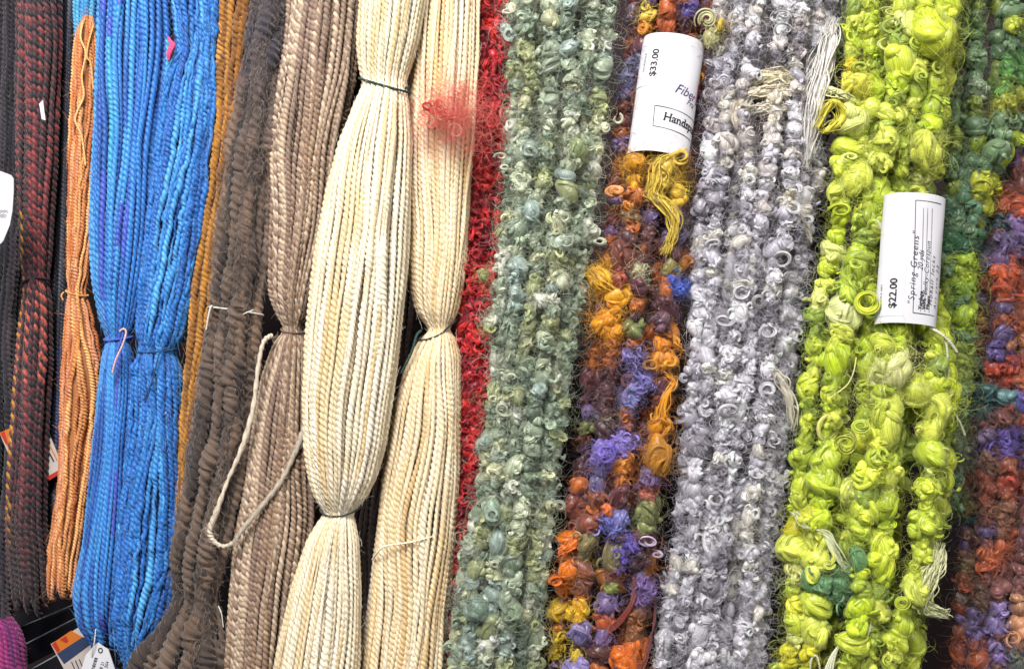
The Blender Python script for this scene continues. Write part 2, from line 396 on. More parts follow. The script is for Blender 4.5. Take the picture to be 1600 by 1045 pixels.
def art_skein(name, label, rows, Y, nst, rk, colfn, m, tr=0.55, back=3, hair=16, hlen=14, curl_n=1.4, curlR=(4, 9), curlr=2.4, group=None,
              wob=0.10, step=1.35, hcol=1.35, rvar=0.35, seed=1, nw=5, light=1.3, hair_r=0.27, thin=0.25, wave=3.0, spread=1.2, thickness=.32, flat=None):
    rs.seed(seed)
    global CUR
    env = Env(rows, tr, 12)
    root, fr = thing(name, label, 'yarn skein', (rows[0][1] + rows[0][2]) / 2, rows[0][0], Y, group)
    fr.sh = 0.6 * env.tmax; CUR = fr
    specs = [(p, 0.5, 0.0) for p in np.linspace(-1.1, 1.1, back)] + [(p, 1.0, 1.0) for p in np.linspace(-spread, spread, nst)]
    for si, (p0, s, fr_) in enumerate(specs):
        ys = []; rr = []; y = env.y0 + rs.rand() * 10
        trend = noise1(1, 60, 12, 0.5)[0]
        while y < env.y1:
            tv = trend[min(59, int((y - env.y0) / (env.y1 - env.y0) * 60))]
            r = rk * np.clip(1 + rvar * (rs.randn() * 0.8 + tv), 0.45, 1.9)
            y += r * step * 0.55; ys.append(y); rr.append(r); y += r * step * 0.55
        ys = np.array(ys); rr = np.array(rr); n = len(ys)
        ps = p0 + noise1(1, n, n / 7, wob)[0] + rs.randn() * 0.03
        cx, w, t = env(ys)
        P = np.stack([cx + (w - rk * .75) * np.sin(ps) * s + rs.randn(n) * rk * 0.14, ys, t * np.cos(ps) * s + rs.randn(n) * rk * 0.2 - (si % 2) * rk * .75], -1)
        col = colfn(P)
        if flat:
            U_ = unfix(P); ins = (U_[:, 0] > flat[0]) & (U_[:, 0] < flat[1]) & (U_[:, 1] > flat[2]) & (U_[:, 1] < flat[3]); P[ins, 2] -= flat[4]
        if not fr_: col = col * 0.9  # inner strands darker, occlusion behind the front row put into the colour
        mb = MB()
        # core strand
        nn = n * 5; f = np.linspace(0, n - 1, nn)
        Pc = np.stack([np.interp(f, np.arange(n), P[:, i]) for i in range(3)], -1)[None]
        Pc[..., 0] += noise1(1, nn, n, wave * .5); Rc = np.clip(rk * 0.55 * (1 + noise1(1, nn, n * 2, 0.2)), 2, None)
        cc = np.stack([np.interp(f, np.arange(n), col[:, i]) for i in range(3)], -1)[None] * 0.9
        tubes(mb, Pc, Rc, cc, K=8, lobes=2, phase=(f * 3.0)[None])
        knobs(mb, P, rr * 0.92, col, nw=nw if fr_ else 3, el=1.12)
        # curls round the strand
        nc = int(n * curl_n * (1 if fr_ else 0.4))
        i = rs.randint(0, n, nc); a = rs.uniform(-1.7, 1.7, nc); o = np.stack([np.sin(a), rs.randn(nc) * 0.6, np.cos(a)], -1)
        big = rs.rand(nc) ** 2
        curls(mb, P[i] + unit(o) * rr[i][:, None] * (0.85 + 0.35 * rs.rand(nc, 1)), curlR[0] + (curlR[1] - curlR[0]) * big, curlr * (0.7 + 0.7 * rs.rand(nc)), col[i], light=light * rs.uniform(.85, 1.35, (nc, 1)))
        # small secondary knobs
        ns = int(n * 0.9 * (1 if fr_ else 0.3)); i = rs.randint(0, n, ns); a = rs.uniform(-1.6, 1.6, ns); o = unit(np.stack([np.sin(a), rs.randn(ns) * 0.8, np.cos(a)], -1))
        knobs(mb, P[i] + o * rr[i][:, None] * 0.9, rr[i] * (0.25 + 0.3 * rs.rand(ns)), col[i] * 1.25, nw=3, nf=1, el=1.0, seg=8)
        nh = int(n * hair * (1 if fr_ else 0.4))
        hairs(mb, P, int(nh * 1.25), hlen * 1.2, np.clip(col * hcol, 0, 1), r=hair_r, spread=rk * 1.0, curl=0.6, N=9)
        mb.build('strand', m, root, fr)
    return root, fr, env

def lock(mb, pts, width, n, r, col, wave=3.0, cells=5, jit=0.12, taper=True, N=34, K=5, core=.42):
    """a tapering wavy lock of fleece: n fibre bundles following one path"""
    c = spline(fix(pts), N)[None]
    if core:
        cq = np.linspace(0, 1, N)[None]; lump = 1 + noise1(3, N, N / 5, .16)
        pc = np.repeat(c, 3, 0) + rs.randn(3, 1, 3) * width * .16 + noise1(9, N, cells, wave * .35).reshape(3, 3, N).transpose(0, 2, 1) * np.array([1, 1, .5]) - np.array([0, 0, width * .15])
        tubes(mb, pc, width * core * lump * np.sin(PI * np.clip(cq * .93 + .04, 0, 1)) ** .7, (np.asarray(col) * np.array([[[.95]], [[1.05]], [[1.1]]])), K=8, fs=.7, fa=2.6)
    off = rs.randn(n, 1, 3) * np.array([1, .6, .6]) * width * 0.42; r = min(r, 1.0) if core else r
    q = np.linspace(0, 1, N)[None, :, None]
    env = np.sin(PI * np.clip(q * 0.9 + 0.08, 0, 1)) ** 0.6 if taper else 1
    P = c + off * env
    P = P + np.stack([noise1(n, N, cells, wave), noise1(n, N, cells, wave * .6), noise1(n, N, cells, wave)], -1)
    R = r * (0.6 + 0.8 * rs.rand(n, 1)) * (np.sin(PI * np.clip(q[..., 0] * .95 + .03, 0, 1)) ** 0.5)
    cc = np.asarray(col)[None] * (1 + jit * rs.randn(n, 1))
    tubes(mb, P, R, cc[:, None], K=K, fs=1.5)
    return P

def coil(mb, cx, cy, d, R, r, col, turns=2.0, n=3, squash=1.0, tail=None):
    """a springy ringlet lying on the skein: a sheaf of fibres curled together"""
    c0 = fix([cx, cy, d]); t0 = rs.rand() * 6.28; turns = turns * rs.uniform(.75, 1.0); k = n * 3
    op = rs.uniform(.4, .75); squash *= rs.uniform(.62, 1.0); ph = rs.rand() * 6; tx = rs.uniform(-.5, .5); ty = rs.uniform(-.5, .5)
    for j in range(k):
        q = np.linspace(0, 1, 44); th = t0 + rs.randn() * .12 + q * 2 * PI * turns * (1 + rs.randn() * .04)
        cr = (R + rs.randn() * r * .6) * (1.08 - op * q) * (1 + .13 * np.sin(th * 1.5 + ph))
        X = cr * np.cos(th); Yv = cr * np.sin(th) * squash
        P = np.stack([c0[0] + X, c0[1] + Yv, d + q * r * 2.5 + X * tx + Yv * ty + rs.randn() * r * .5], -1)[None]
        e = np.sin(PI * np.clip(.1 + q * .88, 0, 1)) ** .6
        tubes(mb, P, (r * .5 * e * (0.6 + 0.7 * rs.rand()))[None], np.asarray(col) * (1 + rs.randn() * 0.12), K=5)

class Split:
    """every lock, ringlet or knob added to it becomes a part of its own"""
    def __init__(s, m, root, fr): s.m, s.root, s.fr = m, root, fr; s.loose = MB()
def split_aware(fn, name):
    def g(mb, *a, **k):
        if not isinstance(mb, Split): return fn(mb, *a, **k)
        if name is None: return fn(mb.loose, *a, **k)
        if fn is knobs_ and len(a[0]) <= 14:
            Cn, R, col = a[:3]; Cn = fix(Cn)
            for i in range(len(Cn)):
                m2 = MB(); fn(m2, Cn[i:i + 1], R[i:i + 1], col[i:i + 1], *a[3:], **k)
                hairs_(m2, Cn[i:i + 1], int(R[i] * 5), R[i] * .9 + 5, np.clip(col[i:i + 1] * 1.3, 0, 1), r=.33, spread=R[i], curl=.5)
                m2.build(name, mb.m, mb.root, mb.fr)
            return
        m2 = MB(); r = fn(m2, *a, **k); m2.build(name, mb.m, mb.root, mb.fr); return r
    return g
knobs_, hairs_ = knobs, hairs
knobs = split_aware(knobs, 'wool_knob'); coil = split_aware(coil, 'ringlet'); lock = split_aware(lock, 'wool_lock')
fuzz = split_aware(fuzz, None); hairs = split_aware(hairs, None); curls = split_aware(curls, None); strand_path = split_aware(strand_path, 'loose_fibre')

# ================================================================== the setting
def box_mesh(name, m, parent, verts8, kind=None):
    me = bpy.data.meshes.new(name)
    me.from_pydata([tuple(v) for v in verts8], [], [(0, 1, 2, 3), (7, 6, 5, 4), (0, 4, 5, 1), (1, 5, 6, 2), (2, 6, 7, 3), (3, 7, 4, 0)])
    me.update(); me.materials.append(m)
    o = bpy.data.objects.new(name, me); C.objects.link(o)
    if parent: o.parent = parent
    if kind: o['kind'] = kind
    return o
wall_m = plain('gap_shade_wall', lin((44, 34, 36)), 0.85, 0.2, noise=0.25, nscale=6)  # shade in the gaps between skeins is put into this dark wall colour
def wallbox():
    a = [(-1.2, .34, .2), (1.2, .34, .2), (1.2, .34, 2.4), (-1.2, .34, 2.4)]
    return a + [(x, .38, z) for x, _, z in a]
box_mesh('back_wall', wall_m, None, wallbox(), 'structure')

# ================================================================== the smooth skeins, left to right
TOP = -90
W = lambda *c: L(*c)

rs.seed(11)
smooth_skein('yarn_skein', 'black and charcoal skein at the far left edge behind the hanging white tag',
    [(TOP, -12, 40), (150, -16, 36), (400, -24, 28), (700, -34, 22), (950, -45, 16), (1000, -45, 12)], .135, 5, 16,
    W((34, 30, 36), (52, 46, 54), (24, 22, 28), (70, 60, 64)), M_wool, nfuzz=250, tr=.6, wob=.12, wig=.6, end=(990, 6, 30))

rs.seed(12)
def redblack(P, c, c2):
    x, y = P[..., 0], P[..., 1]
    M_, N_ = y.shape
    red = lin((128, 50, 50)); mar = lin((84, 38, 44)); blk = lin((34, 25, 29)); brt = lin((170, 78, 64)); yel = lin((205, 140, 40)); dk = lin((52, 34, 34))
    u = noise1(M_, N_, 5, 1)
    a = np.where((u > 0.2)[..., None], red, mar) * np.ones_like(c)
    a = np.where(((y > 440) & (y < 600) & (u > 0))[..., None], brt, a)
    env_l = np.interp(y, [TOP, 200, 430, 560, 800, 930], [22, 20, 28, 22, 8, 14])
    a = np.where(((x < env_l + 9) & (y > 330) & (y < 860) & (noise1(M_, N_, 26, 1) > .1))[..., None], yel * .75, a)
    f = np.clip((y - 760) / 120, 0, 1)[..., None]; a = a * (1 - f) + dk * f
    b = np.ones_like(c) * blk
    b = np.where((u > 0.7)[..., None], mar, b)
    return a, b
r_, f_, e_ = smooth_skein('yarn_skein', 'red and black chunky plied skein with orange flecks on its left edge',
    [(TOP, 24, 88), (60, 22, 90), (250, 20, 84), (400, 28, 76), (440, 34, 72), (475, 30, 76), (560, 22, 76), (700, 12, 70), (820, 6, 66), (930, 14, 78), (1000, 14, 78)], .115, 5.2, 19,
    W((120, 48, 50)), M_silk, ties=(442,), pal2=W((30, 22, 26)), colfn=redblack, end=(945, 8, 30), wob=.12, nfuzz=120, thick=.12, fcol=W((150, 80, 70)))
tie(r_, f_, e_, 446, 440, lin((38, 34, 60)), 1.6, -8)

rs.seed(13)
smooth_skein('yarn_skein', 'thin glossy black and slate skein between the red and black skein and the orange one',
    [(TOP, 88, 118), (150, 86, 110), (400, 74, 104), (650, 66, 98), (850, 56, 88), (930, 60, 86), (960, 60, 86)], .135, 3.6, 13,
    W((40, 40, 50), (58, 58, 72), (24, 24, 32), (90, 92, 108)), M_blue, end=(930, 8, 20), tr=.5, wob=.2, nfuzz=60, thick=.1,
    colfn=lambda P, c, c2: (np.where(((P[..., 1] > 540) & (P[..., 1] < 740))[..., None], c * 0.5 + lin((24, 50, 110)) * 0.5, c), c2))

rs.seed(14)
smooth_skein('yarn_skein', 'short turquoise skein above the top of the orange one',
    [(TOP, 112, 152), (40, 113, 150), (90, 115, 145), (120, 115, 145)], .13, 3.8, 12,
    W((52, 140, 196), (36, 112, 180), (80, 165, 205)), M_blue, tr=.4, end=(105, 3, 12), nfuzz=30, ties=())

rs.seed(15)
r_, f_, e_ = smooth_skein('yarn_skein', 'fine orange skein tied at mid height and hanging left of the blue yarn',
    [(24, 129, 142), (34, 122, 146), (50, 116, 149), (90, 112, 152), (200, 107, 148), (350, 102, 144), (435, 100, 136), (455, 103, 130), (480, 98, 140), (560, 92, 156), (640, 92, 150), (760, 86, 134), (860, 72, 122), (910, 70, 116), (960, 72, 112)],
    .085, 3.1, 11, W((214, 140, 66), (190, 108, 46), (232, 170, 104), (176, 94, 40), (210, 144, 108)), M_silk, ties=(456,), end=(925, 7, 24), wob=.25, dens=1.0, tr=.5,
    nfuzz=350, flen=14, stray=8, thick=.15, wig=.7, K=8, lobes=2, hair_r=.28, groove=.36)
tie(r_, f_, e_, 454, 462, lin((222, 160, 90)), 1.6, 2, tails=[[(100, 456, 8), (96, 462, 10), (99, 470, 9)]])
mb = MB(); strand_path(mb, [(129, 36, 12), (126, 60, 17), (134, 84, 18), (128, 120, 18), (131, 150, 17), (121, 175, 17), (118, 190, 17), (128, 215, 16), (134, 260, 14)], 2.0, lin((236, 186, 120)), 9)
strand_path(mb, [(146, 40, 12), (138, 70, 16), (136, 90, 17), (142, 100, 16), (146, 140, 14)], 2.0, lin((226, 166, 96)), 9)
mb.build('loose_strand', M_silk, r_, f_)

rs.seed(16)
def bluefn(P, c, c2):
    x, y = P[..., 0], P[..., 1]; M_, N_ = y.shape
    v = noise1(M_, 1, 2, 1)
    pur = lin((66, 84, 184)); tur = lin((56, 150, 190))
    u = noise1(M_, N_, 4, 1)
    c = np.where((u > 1.3)[..., None], pur, c)
    s = rs.rand(M_, 1) < 0.03
    c = np.where((s & (y > 60) & (y < 330))[..., None], tur, c)
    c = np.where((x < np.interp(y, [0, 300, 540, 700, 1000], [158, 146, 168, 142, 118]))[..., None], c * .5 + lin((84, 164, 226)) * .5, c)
    return c, c2
r_, f_, e_ = smooth_skein('yarn_skein', 'royal blue smooth two-ply skein with violet strands, tied above its spreading lower half',
    [(TOP, 150, 268), (60, 146, 262), (200, 140, 256), (350, 132, 240), (440, 136, 226), (505, 149, 208), (530, 160, 194), (556, 151, 204), (620, 144, 206), (750, 132, 200), (850, 122, 195), (930, 106, 190), (980, 112, 180), (1010, 128, 176), (1020, 128, 176)],
    .055, 4.9, 19, W((38, 114, 192), (30, 98, 178), (60, 140, 208), (30, 84, 164), (50, 124, 200)), M_blue, ties=(531,), end=(998, 8, 45), tr=.65, nfuzz=250,
    colfn=bluefn, wob=.1, stray=5, thick=.1, fcol=W((110, 170, 235)))
tie(r_, f_, e_, 530, 526, lin((66, 96, 190)), 2.0, 3, tails=[[(193, 516, 34), (190, 530, 37), (180, 560, 39), (174, 584, 38)]])
mb = MB()
strand_path(mb, [(187, 518, 36), (193, 514, 39), (197, 520, 40), (191, 540, 42), (181, 562, 43), (175, 584, 42)], 1.9, lin((212, 178, 168)), 7)
mb.build('tie_thread', M_thread, r_, f_, label='pale pink tie thread with a hanging tail')

rs.seed(17)
def blue2(P, c, c2):
    x, y = P[..., 0], P[..., 1]; M_, N_ = y.shape
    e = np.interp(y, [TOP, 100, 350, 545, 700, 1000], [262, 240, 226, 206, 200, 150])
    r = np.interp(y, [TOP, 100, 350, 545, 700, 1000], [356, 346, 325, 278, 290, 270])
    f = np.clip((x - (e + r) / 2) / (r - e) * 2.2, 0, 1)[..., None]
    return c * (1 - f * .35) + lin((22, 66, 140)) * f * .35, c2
r_, f_, e_ = smooth_skein('yarn_skein', 'bright blue textured thick-and-thin skein, right half of the blue yarn, ending lowest',
    [(TOP, 258, 352), (0, 262, 350), (60, 268, 348), (78, 270, 346), (110, 256, 344), (200, 242, 338), (350, 226, 318), (450, 214, 304), (524, 206, 284), (547, 214, 266), (575, 200, 278), (660, 196, 282), (780, 186, 278), (900, 172, 278), (960, 164, 262), (1010, 176, 240), (1045, 188, 228), (1090, 190, 225)],
    .05, 4.5, 17, W((30, 112, 190), (24, 98, 178), (48, 136, 206), (76, 160, 220), (20, 78, 152)), M_blue, ties=(72, 548), tr=.7, nfuzz=900, wob=.16, stray=8, thick=.26, wig=1.15,
    fcol=W((90, 160, 230), (120, 180, 240)), flen=18, colfn=blue2)
tie(r_, f_, e_, 548, 544, lin((30, 70, 110)), 1.5, 4, tails=[[(262, 543, 26), (250, 550, 34), (243, 575, 38), (236, 600, 38), (224, 626, 36)]])
mb = MB()
P_ = np.array([[262, 62, 36], [276, 76, 36], [264, 92, 36], [260, 78, 36]])
for q in range(5): strand_path(mb, [(263 + q, 58 + q * 2, 33), (266 + q * 1.6, 70, 36), (262 + q * 1.5, 84 - q, 36), (264, 96 - q, 33)], 2.4, lin((214, 74, 120)), 9)
mb.build('tie_thread', M_thread, r_, f_, label='bright pink tie on the blue yarn')

rs.seed(18)
smooth_skein('yarn_skein', 'golden ochre skein squeezed between the blue yarn and the dark brown one',
    [(TOP, 346, 430), (0, 344, 420), (150, 336, 400), (300, 322, 376), (450, 298, 352), (650, 280, 322), (800, 268, 310), (1000, 256, 300), (1120, 256, 300)], .05, 5.2, 18,
    W((166, 112, 40), (140, 88, 32), (186, 128, 44), (120, 76, 32), (176, 104, 28)), M_wool, tr=.5, nfuzz=500, wob=.2, thick=.2, wig=1.0, fcol=W((206, 150, 70)))

rs.seed(19)
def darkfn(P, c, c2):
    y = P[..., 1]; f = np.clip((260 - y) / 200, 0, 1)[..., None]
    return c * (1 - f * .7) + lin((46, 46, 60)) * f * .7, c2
r_, f_, e_ = smooth_skein('yarn_skein', 'thick fuzzy dark grey-brown skein with two white ties',
    [(TOP, 392, 462), (0, 392, 452), (120, 374, 438), (250, 350, 428), (400, 330, 420), (470, 326, 408), (490, 324, 404), (530, 318, 402), (650, 298, 394), (780, 278, 374), (860, 264, 360), (915, 266, 344), (940, 270, 338), (965, 256, 344), (1010, 228, 352), (1060, 206, 354), (1120, 190, 355)],
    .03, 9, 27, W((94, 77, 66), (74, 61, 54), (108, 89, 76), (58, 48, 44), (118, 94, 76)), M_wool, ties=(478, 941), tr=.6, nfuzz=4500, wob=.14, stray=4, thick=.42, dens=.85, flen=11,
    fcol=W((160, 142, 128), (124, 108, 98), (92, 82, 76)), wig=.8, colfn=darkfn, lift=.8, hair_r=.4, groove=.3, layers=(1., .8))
tie(r_, f_, e_, 480, 492, lin((216, 208, 196)), 1.5, -2, tails=[[(334, 482, 22), (330, 478, 28), (326, 492, 31), (322, 516, 30)]])
mb = MB(); strand_path(mb, [(372, 494, 30), (384, 489, 31), (396, 484, 27)], 1.1, lin((225, 220, 210)), 6)
mb.build('tie_thread', M_thread, r_, f_, label='short white thread end at the upper tie'); mb = MB(); strand_path(mb, [(341, 946, 18), (346, 958, 22), (349, 980, 20)], 1.0, lin((225, 220, 210)), 6)
mb.build('tie_thread', M_thread, r_, f_, label='short white thread end at the lower tie')

rs.seed(20)
def taupe(P, c, c2):
    y = P[..., 1]; M_, N_ = y.shape
    f = np.clip((300 - y) / 300, 0, 1)[..., None]
    c = c * (1 - f * .5) + lin((130, 114, 102)) * f * .5
    return c, c2
r_, f_, e_ = smooth_skein('yarn_skein', 'taupe and tan marled skein with a long loose cream loop hanging in front',
    [(TOP, 450, 580), (0, 446, 566), (120, 432, 552), (250, 420, 524), (380, 414, 500), (460, 416, 486), (498, 430, 476), (508, 438, 468), (520, 438, 468), (532, 424, 478), (590, 404, 486), (700, 384, 492), (850, 360, 484), (960, 352, 470), (1060, 346, 462), (1120, 344, 460)],
    .03, 4.8, 18, W((150, 124, 104), (128, 104, 90), (172, 146, 122), (140, 108, 80)), M_silk, ties=(516,), tr=.65,
    pal2=W((166, 142, 118), (120, 94, 78), (190, 168, 142)), nfuzz=900, wob=.1, stray=7, thick=.16, fcol=W((190, 166, 140), (150, 130, 115)), colfn=taupe, flen=14)
tie(r_, f_, e_, 514, 518, lin((110, 90, 80)), 1.6, 4)
mb = MB()
pl_ = [(424, 524, 26), (412, 534, 40), (404, 570, 44), (395, 640, 44), (378, 700, 44), (356, 750, 46), (338, 800, 48), (328, 826, 48), (332, 842, 48), (348, 853, 48), (366, 846, 50), (380, 826, 52), (410, 790, 50), (440, 750, 46), (462, 706, 40), (474, 672, 30), (480, 655, 16)]
ln = 520; n = 260; P_ = spline(fix(pl_), n)[None]; R_ = 4.3 * (1 + noise1(1, n, 12, .18)); col_ = lin((206, 190, 168)) * (1 - 0.35 * (np.linspace(0, 1, n)[None, :, None] > .62) * 1.0)
tubes(mb, P_, R_, col_, K=10, lobes=2, phase=(np.linspace(0, ln, n) * 2 * PI / 25)[None])
fuzz(mb, P_, 160, 12, W((215, 200, 180)), R=3.5)
mb.build('loose_strand', M_silk, r_, f_, label='long cream strand hanging in a loop')

rs.seed(21)
smooth_skein('yarn_skein', 'shadowed grey-brown skein seen only in the gaps beside the two cream skeins',
    [(TOP, 520, 660), (250, 510, 660), (500, 500, 650), (700, 490, 620), (850, 470, 606), (1120, 440, 585)], .1, 5, 20,
    W((104, 88, 82), (84, 70, 66), (120, 104, 96)), M_wool, tr=.3, nfuzz=200, wob=.15)

rs.seed(22)
def cream1(P, c, c2):
    y = P[..., 1]
    f = np.clip((118 - y) / 20, 0, 1)[..., None]
    return c * (1 - f) + c * np.array([.86, .88, .84]) * f, c2
CR = W((226, 211, 181), (222, 201, 162), (231, 219, 197), (212, 184, 136))
r_, f_, e_ = smooth_skein('yarn_skein', 'large cream skein in front, tied twice with thin dark green thread',
    [(TOP, 552, 668), (0, 558, 662), (60, 554, 652), (100, 557, 640), (122, 562, 633), (134, 560, 634), (160, 548, 638), (210, 530, 642), (290, 508, 640), (400, 488, 636), (520, 476, 624), (620, 470, 612), (700, 472, 600), (750, 478, 586), (780, 486, 570), (797, 496, 556), (806, 502, 548), (818, 492, 552), (850, 474, 558), (920, 452, 561), (1000, 434, 560), (1060, 424, 558), (1120, 416, 556)],
    .0, 4.8, 20, CR, M_silk, ties=(128, 806), tr=.72, nfuzz=900, wob=.06, stray=5, thick=.14, fcol=W((245, 238, 220)), colfn=cream1, groove=.28, w=[.36, .28, .26, .10], sm=5, flen=14, dens=.74)
tie(r_, f_, e_, 116, 139, lin((40, 62, 60)), 1.9, 6, tails=[[(632, 140, 10), (636, 137, 16), (641, 146, 8)]])
tie(r_, f_, e_, 800, 797, lin((58, 66, 62)), 1.5, 9)

rs.seed(23)
r_, f_, e_ = smooth_skein('yarn_skein', 'cream skein beside the red one, with a dark green tail and white tie',
    [(TOP, 650, 752), (0, 648, 748), (100, 640, 746), (200, 634, 742), (300, 632, 735), (400, 634, 730), (450, 638, 724), (485, 646, 716), (510, 664, 704), (518, 668, 702), (528, 656, 712), (560, 634, 720), (640, 612, 720), (750, 594, 718), (850, 584, 710), (950, 572, 700), (1060, 560, 692), (1120, 556, 690)],
    .018, 4.6, 19, W((224, 203, 166), (216, 189, 145), (229, 214, 187), (204, 171, 120)), M_silk, ties=(518, 850), tr=.7, nfuzz=700, wob=.08, stray=6, thick=.16,
    fcol=W((245, 235, 210)), groove=.28, w=[.35, .3, .25, .1], flen=14, dens=.76, sm=5)
tie(r_, f_, e_, 528, 500, lin((44, 50, 44)), 1.5, 10)
mb = MB(); strand_path(mb, [(658, 516, 22), (651, 524, 30), (645, 545, 36), (636, 566, 36), (626, 584, 33)], 2.3, lin((38, 66, 62)), 9); mb.build('tie_thread', M_thread, r_, f_, label='dark green hanging thread tail')
mb = MB(); strand_path(mb, [(582, 874, 20), (590, 863, 44), (602, 853, 54), (640, 847, 56), (676, 838, 46)], 1.8, lin((240, 226, 196)), 8); mb.build('tie_thread', M_thread, r_, f_, label='white tie across the skein')

# ================================================================== curly art-yarn skeins
def greencol(P):
    pal = L((144, 156, 132), (120, 134, 112), (168, 176, 148), (142, 148, 102), (178, 180, 140), (98, 112, 92), (192, 194, 174), (136, 152, 142))
    return smooth_pal(P, pal, 0.45, 0.10, [.24, .18, .16, .10, .08, .10, .07, .07])
g_, gf, ge = art_skein('yarn_skein', 'sage green curly mohair skein right of the red one',
    [(TOP, 800, 972), (0, 796, 962), (150, 792, 950), (300, 787, 938), (450, 771, 916), (550, 766, 898), (650, 759, 884), (750, 750, 874), (850, 726, 862), (950, 709, 852), (1050, 696, 842), (1120, 686, 838)],
    .005, 6, 11.2, greencol, M_curl, tr=.68, light=1.6, seed=31, hair=24, hcol=1.5, curl_n=3.2, wob=.07, back=3)

def grey_(P):
    pal = L((190, 186, 194), (168, 164, 174), (206, 202, 208), (140, 134, 144), (200, 194, 184), (116, 110, 120), (218, 216, 218))
    c = smooth_pal(P, pal, 0.4, 0.08, [.27, .2, .18, .12, .1, .06, .07])
    warm = np.array([1.06, 1.0, .86]); f = ((P[:, 1] < 330) & (rs.rand(len(P)) < .35))[:, None]
    return np.where(f, c * warm, c)
h_, hf, he = art_skein('yarn_skein', 'silver grey curly skein left of the lime green one',
    [(TOP, 1122, 1326), (0, 1114, 1316), (150, 1104, 1302), (300, 1094, 1288), (450, 1086, 1262), (600, 1074, 1246), (750, 1060, 1230), (900, 1046, 1212), (1050, 1026, 1200), (1120, 1018, 1196)],
    .008, 7, 11, grey_, M_curl, tr=.68, seed=32, hair=22, hcol=1.35, curl_n=2.8, wob=.07, back=4, light=1.35)

LA = [(1345, 130, 20, (226, 224, 70)), (1338, 112, 12, (222, 196, 30)), (1455, 75, 34, (214, 216, 40)), (1300, 180, 16, (206, 188, 36)), (1300, 910, 30, (96, 140, 84)), (1465, 830, 16, (214, 214, 40)),
      (1350, 700, 26, (206, 210, 60)), (1350, 470, 24, (204, 214, 60)), (1230, 840, 18, (196, 188, 36)), (1430, 40, 26, (190, 194, 40)), (1330, 620, 18, (190, 200, 100)), (1390, 575, 30, (208, 214, 120)), (1315, 500, 20, (206, 210, 140)), (1400, 930, 20, (150, 170, 60)),
      (1470, 600, 24, (196, 210, 40)), (1330, 330, 22, (190, 204, 30)), (1240, 960, 22, (216, 214, 60)), (1365, 880, 24, (204, 220, 50)), (1240, 1020, 26, (206, 200, 40)), (1250, 890, 20, (222, 222, 130))]
limepal = L((194, 206, 60), (180, 196, 54), (208, 216, 84), (160, 178, 54), (216, 220, 124), (186, 206, 40), (136, 156, 54))
def limecol(P): return anchor_col(P, LA, limepal, 0.08, wgt=[.26, .2, .18, .12, .08, .1, .06])
l_, lf, le = art_skein('yarn_skein', 'bright lime green chunky curly skein wearing the handwritten $22.00 label',
    [(TOP, 1330, 1520), (0, 1326, 1516), (150, 1318, 1496), (250, 1308, 1484), (350, 1300, 1482), (450, 1280, 1484), (540, 1262, 1504), (650, 1250, 1506), (750, 1236, 1496), (850, 1226, 1484), (950, 1214, 1466), (1050, 1202, 1440), (1120, 1196, 1430)],
    -.005, 6, 16, limecol, M_glow, tr=.6, seed=33, hair=26, hcol=1.2, curl_n=1.5, curlR=(5, 12), curlr=2.2, wob=.10, back=4, step=1.25, rvar=.4, light=1.15, nw=7, flat=(1360, 1496, 272, 520, 26))

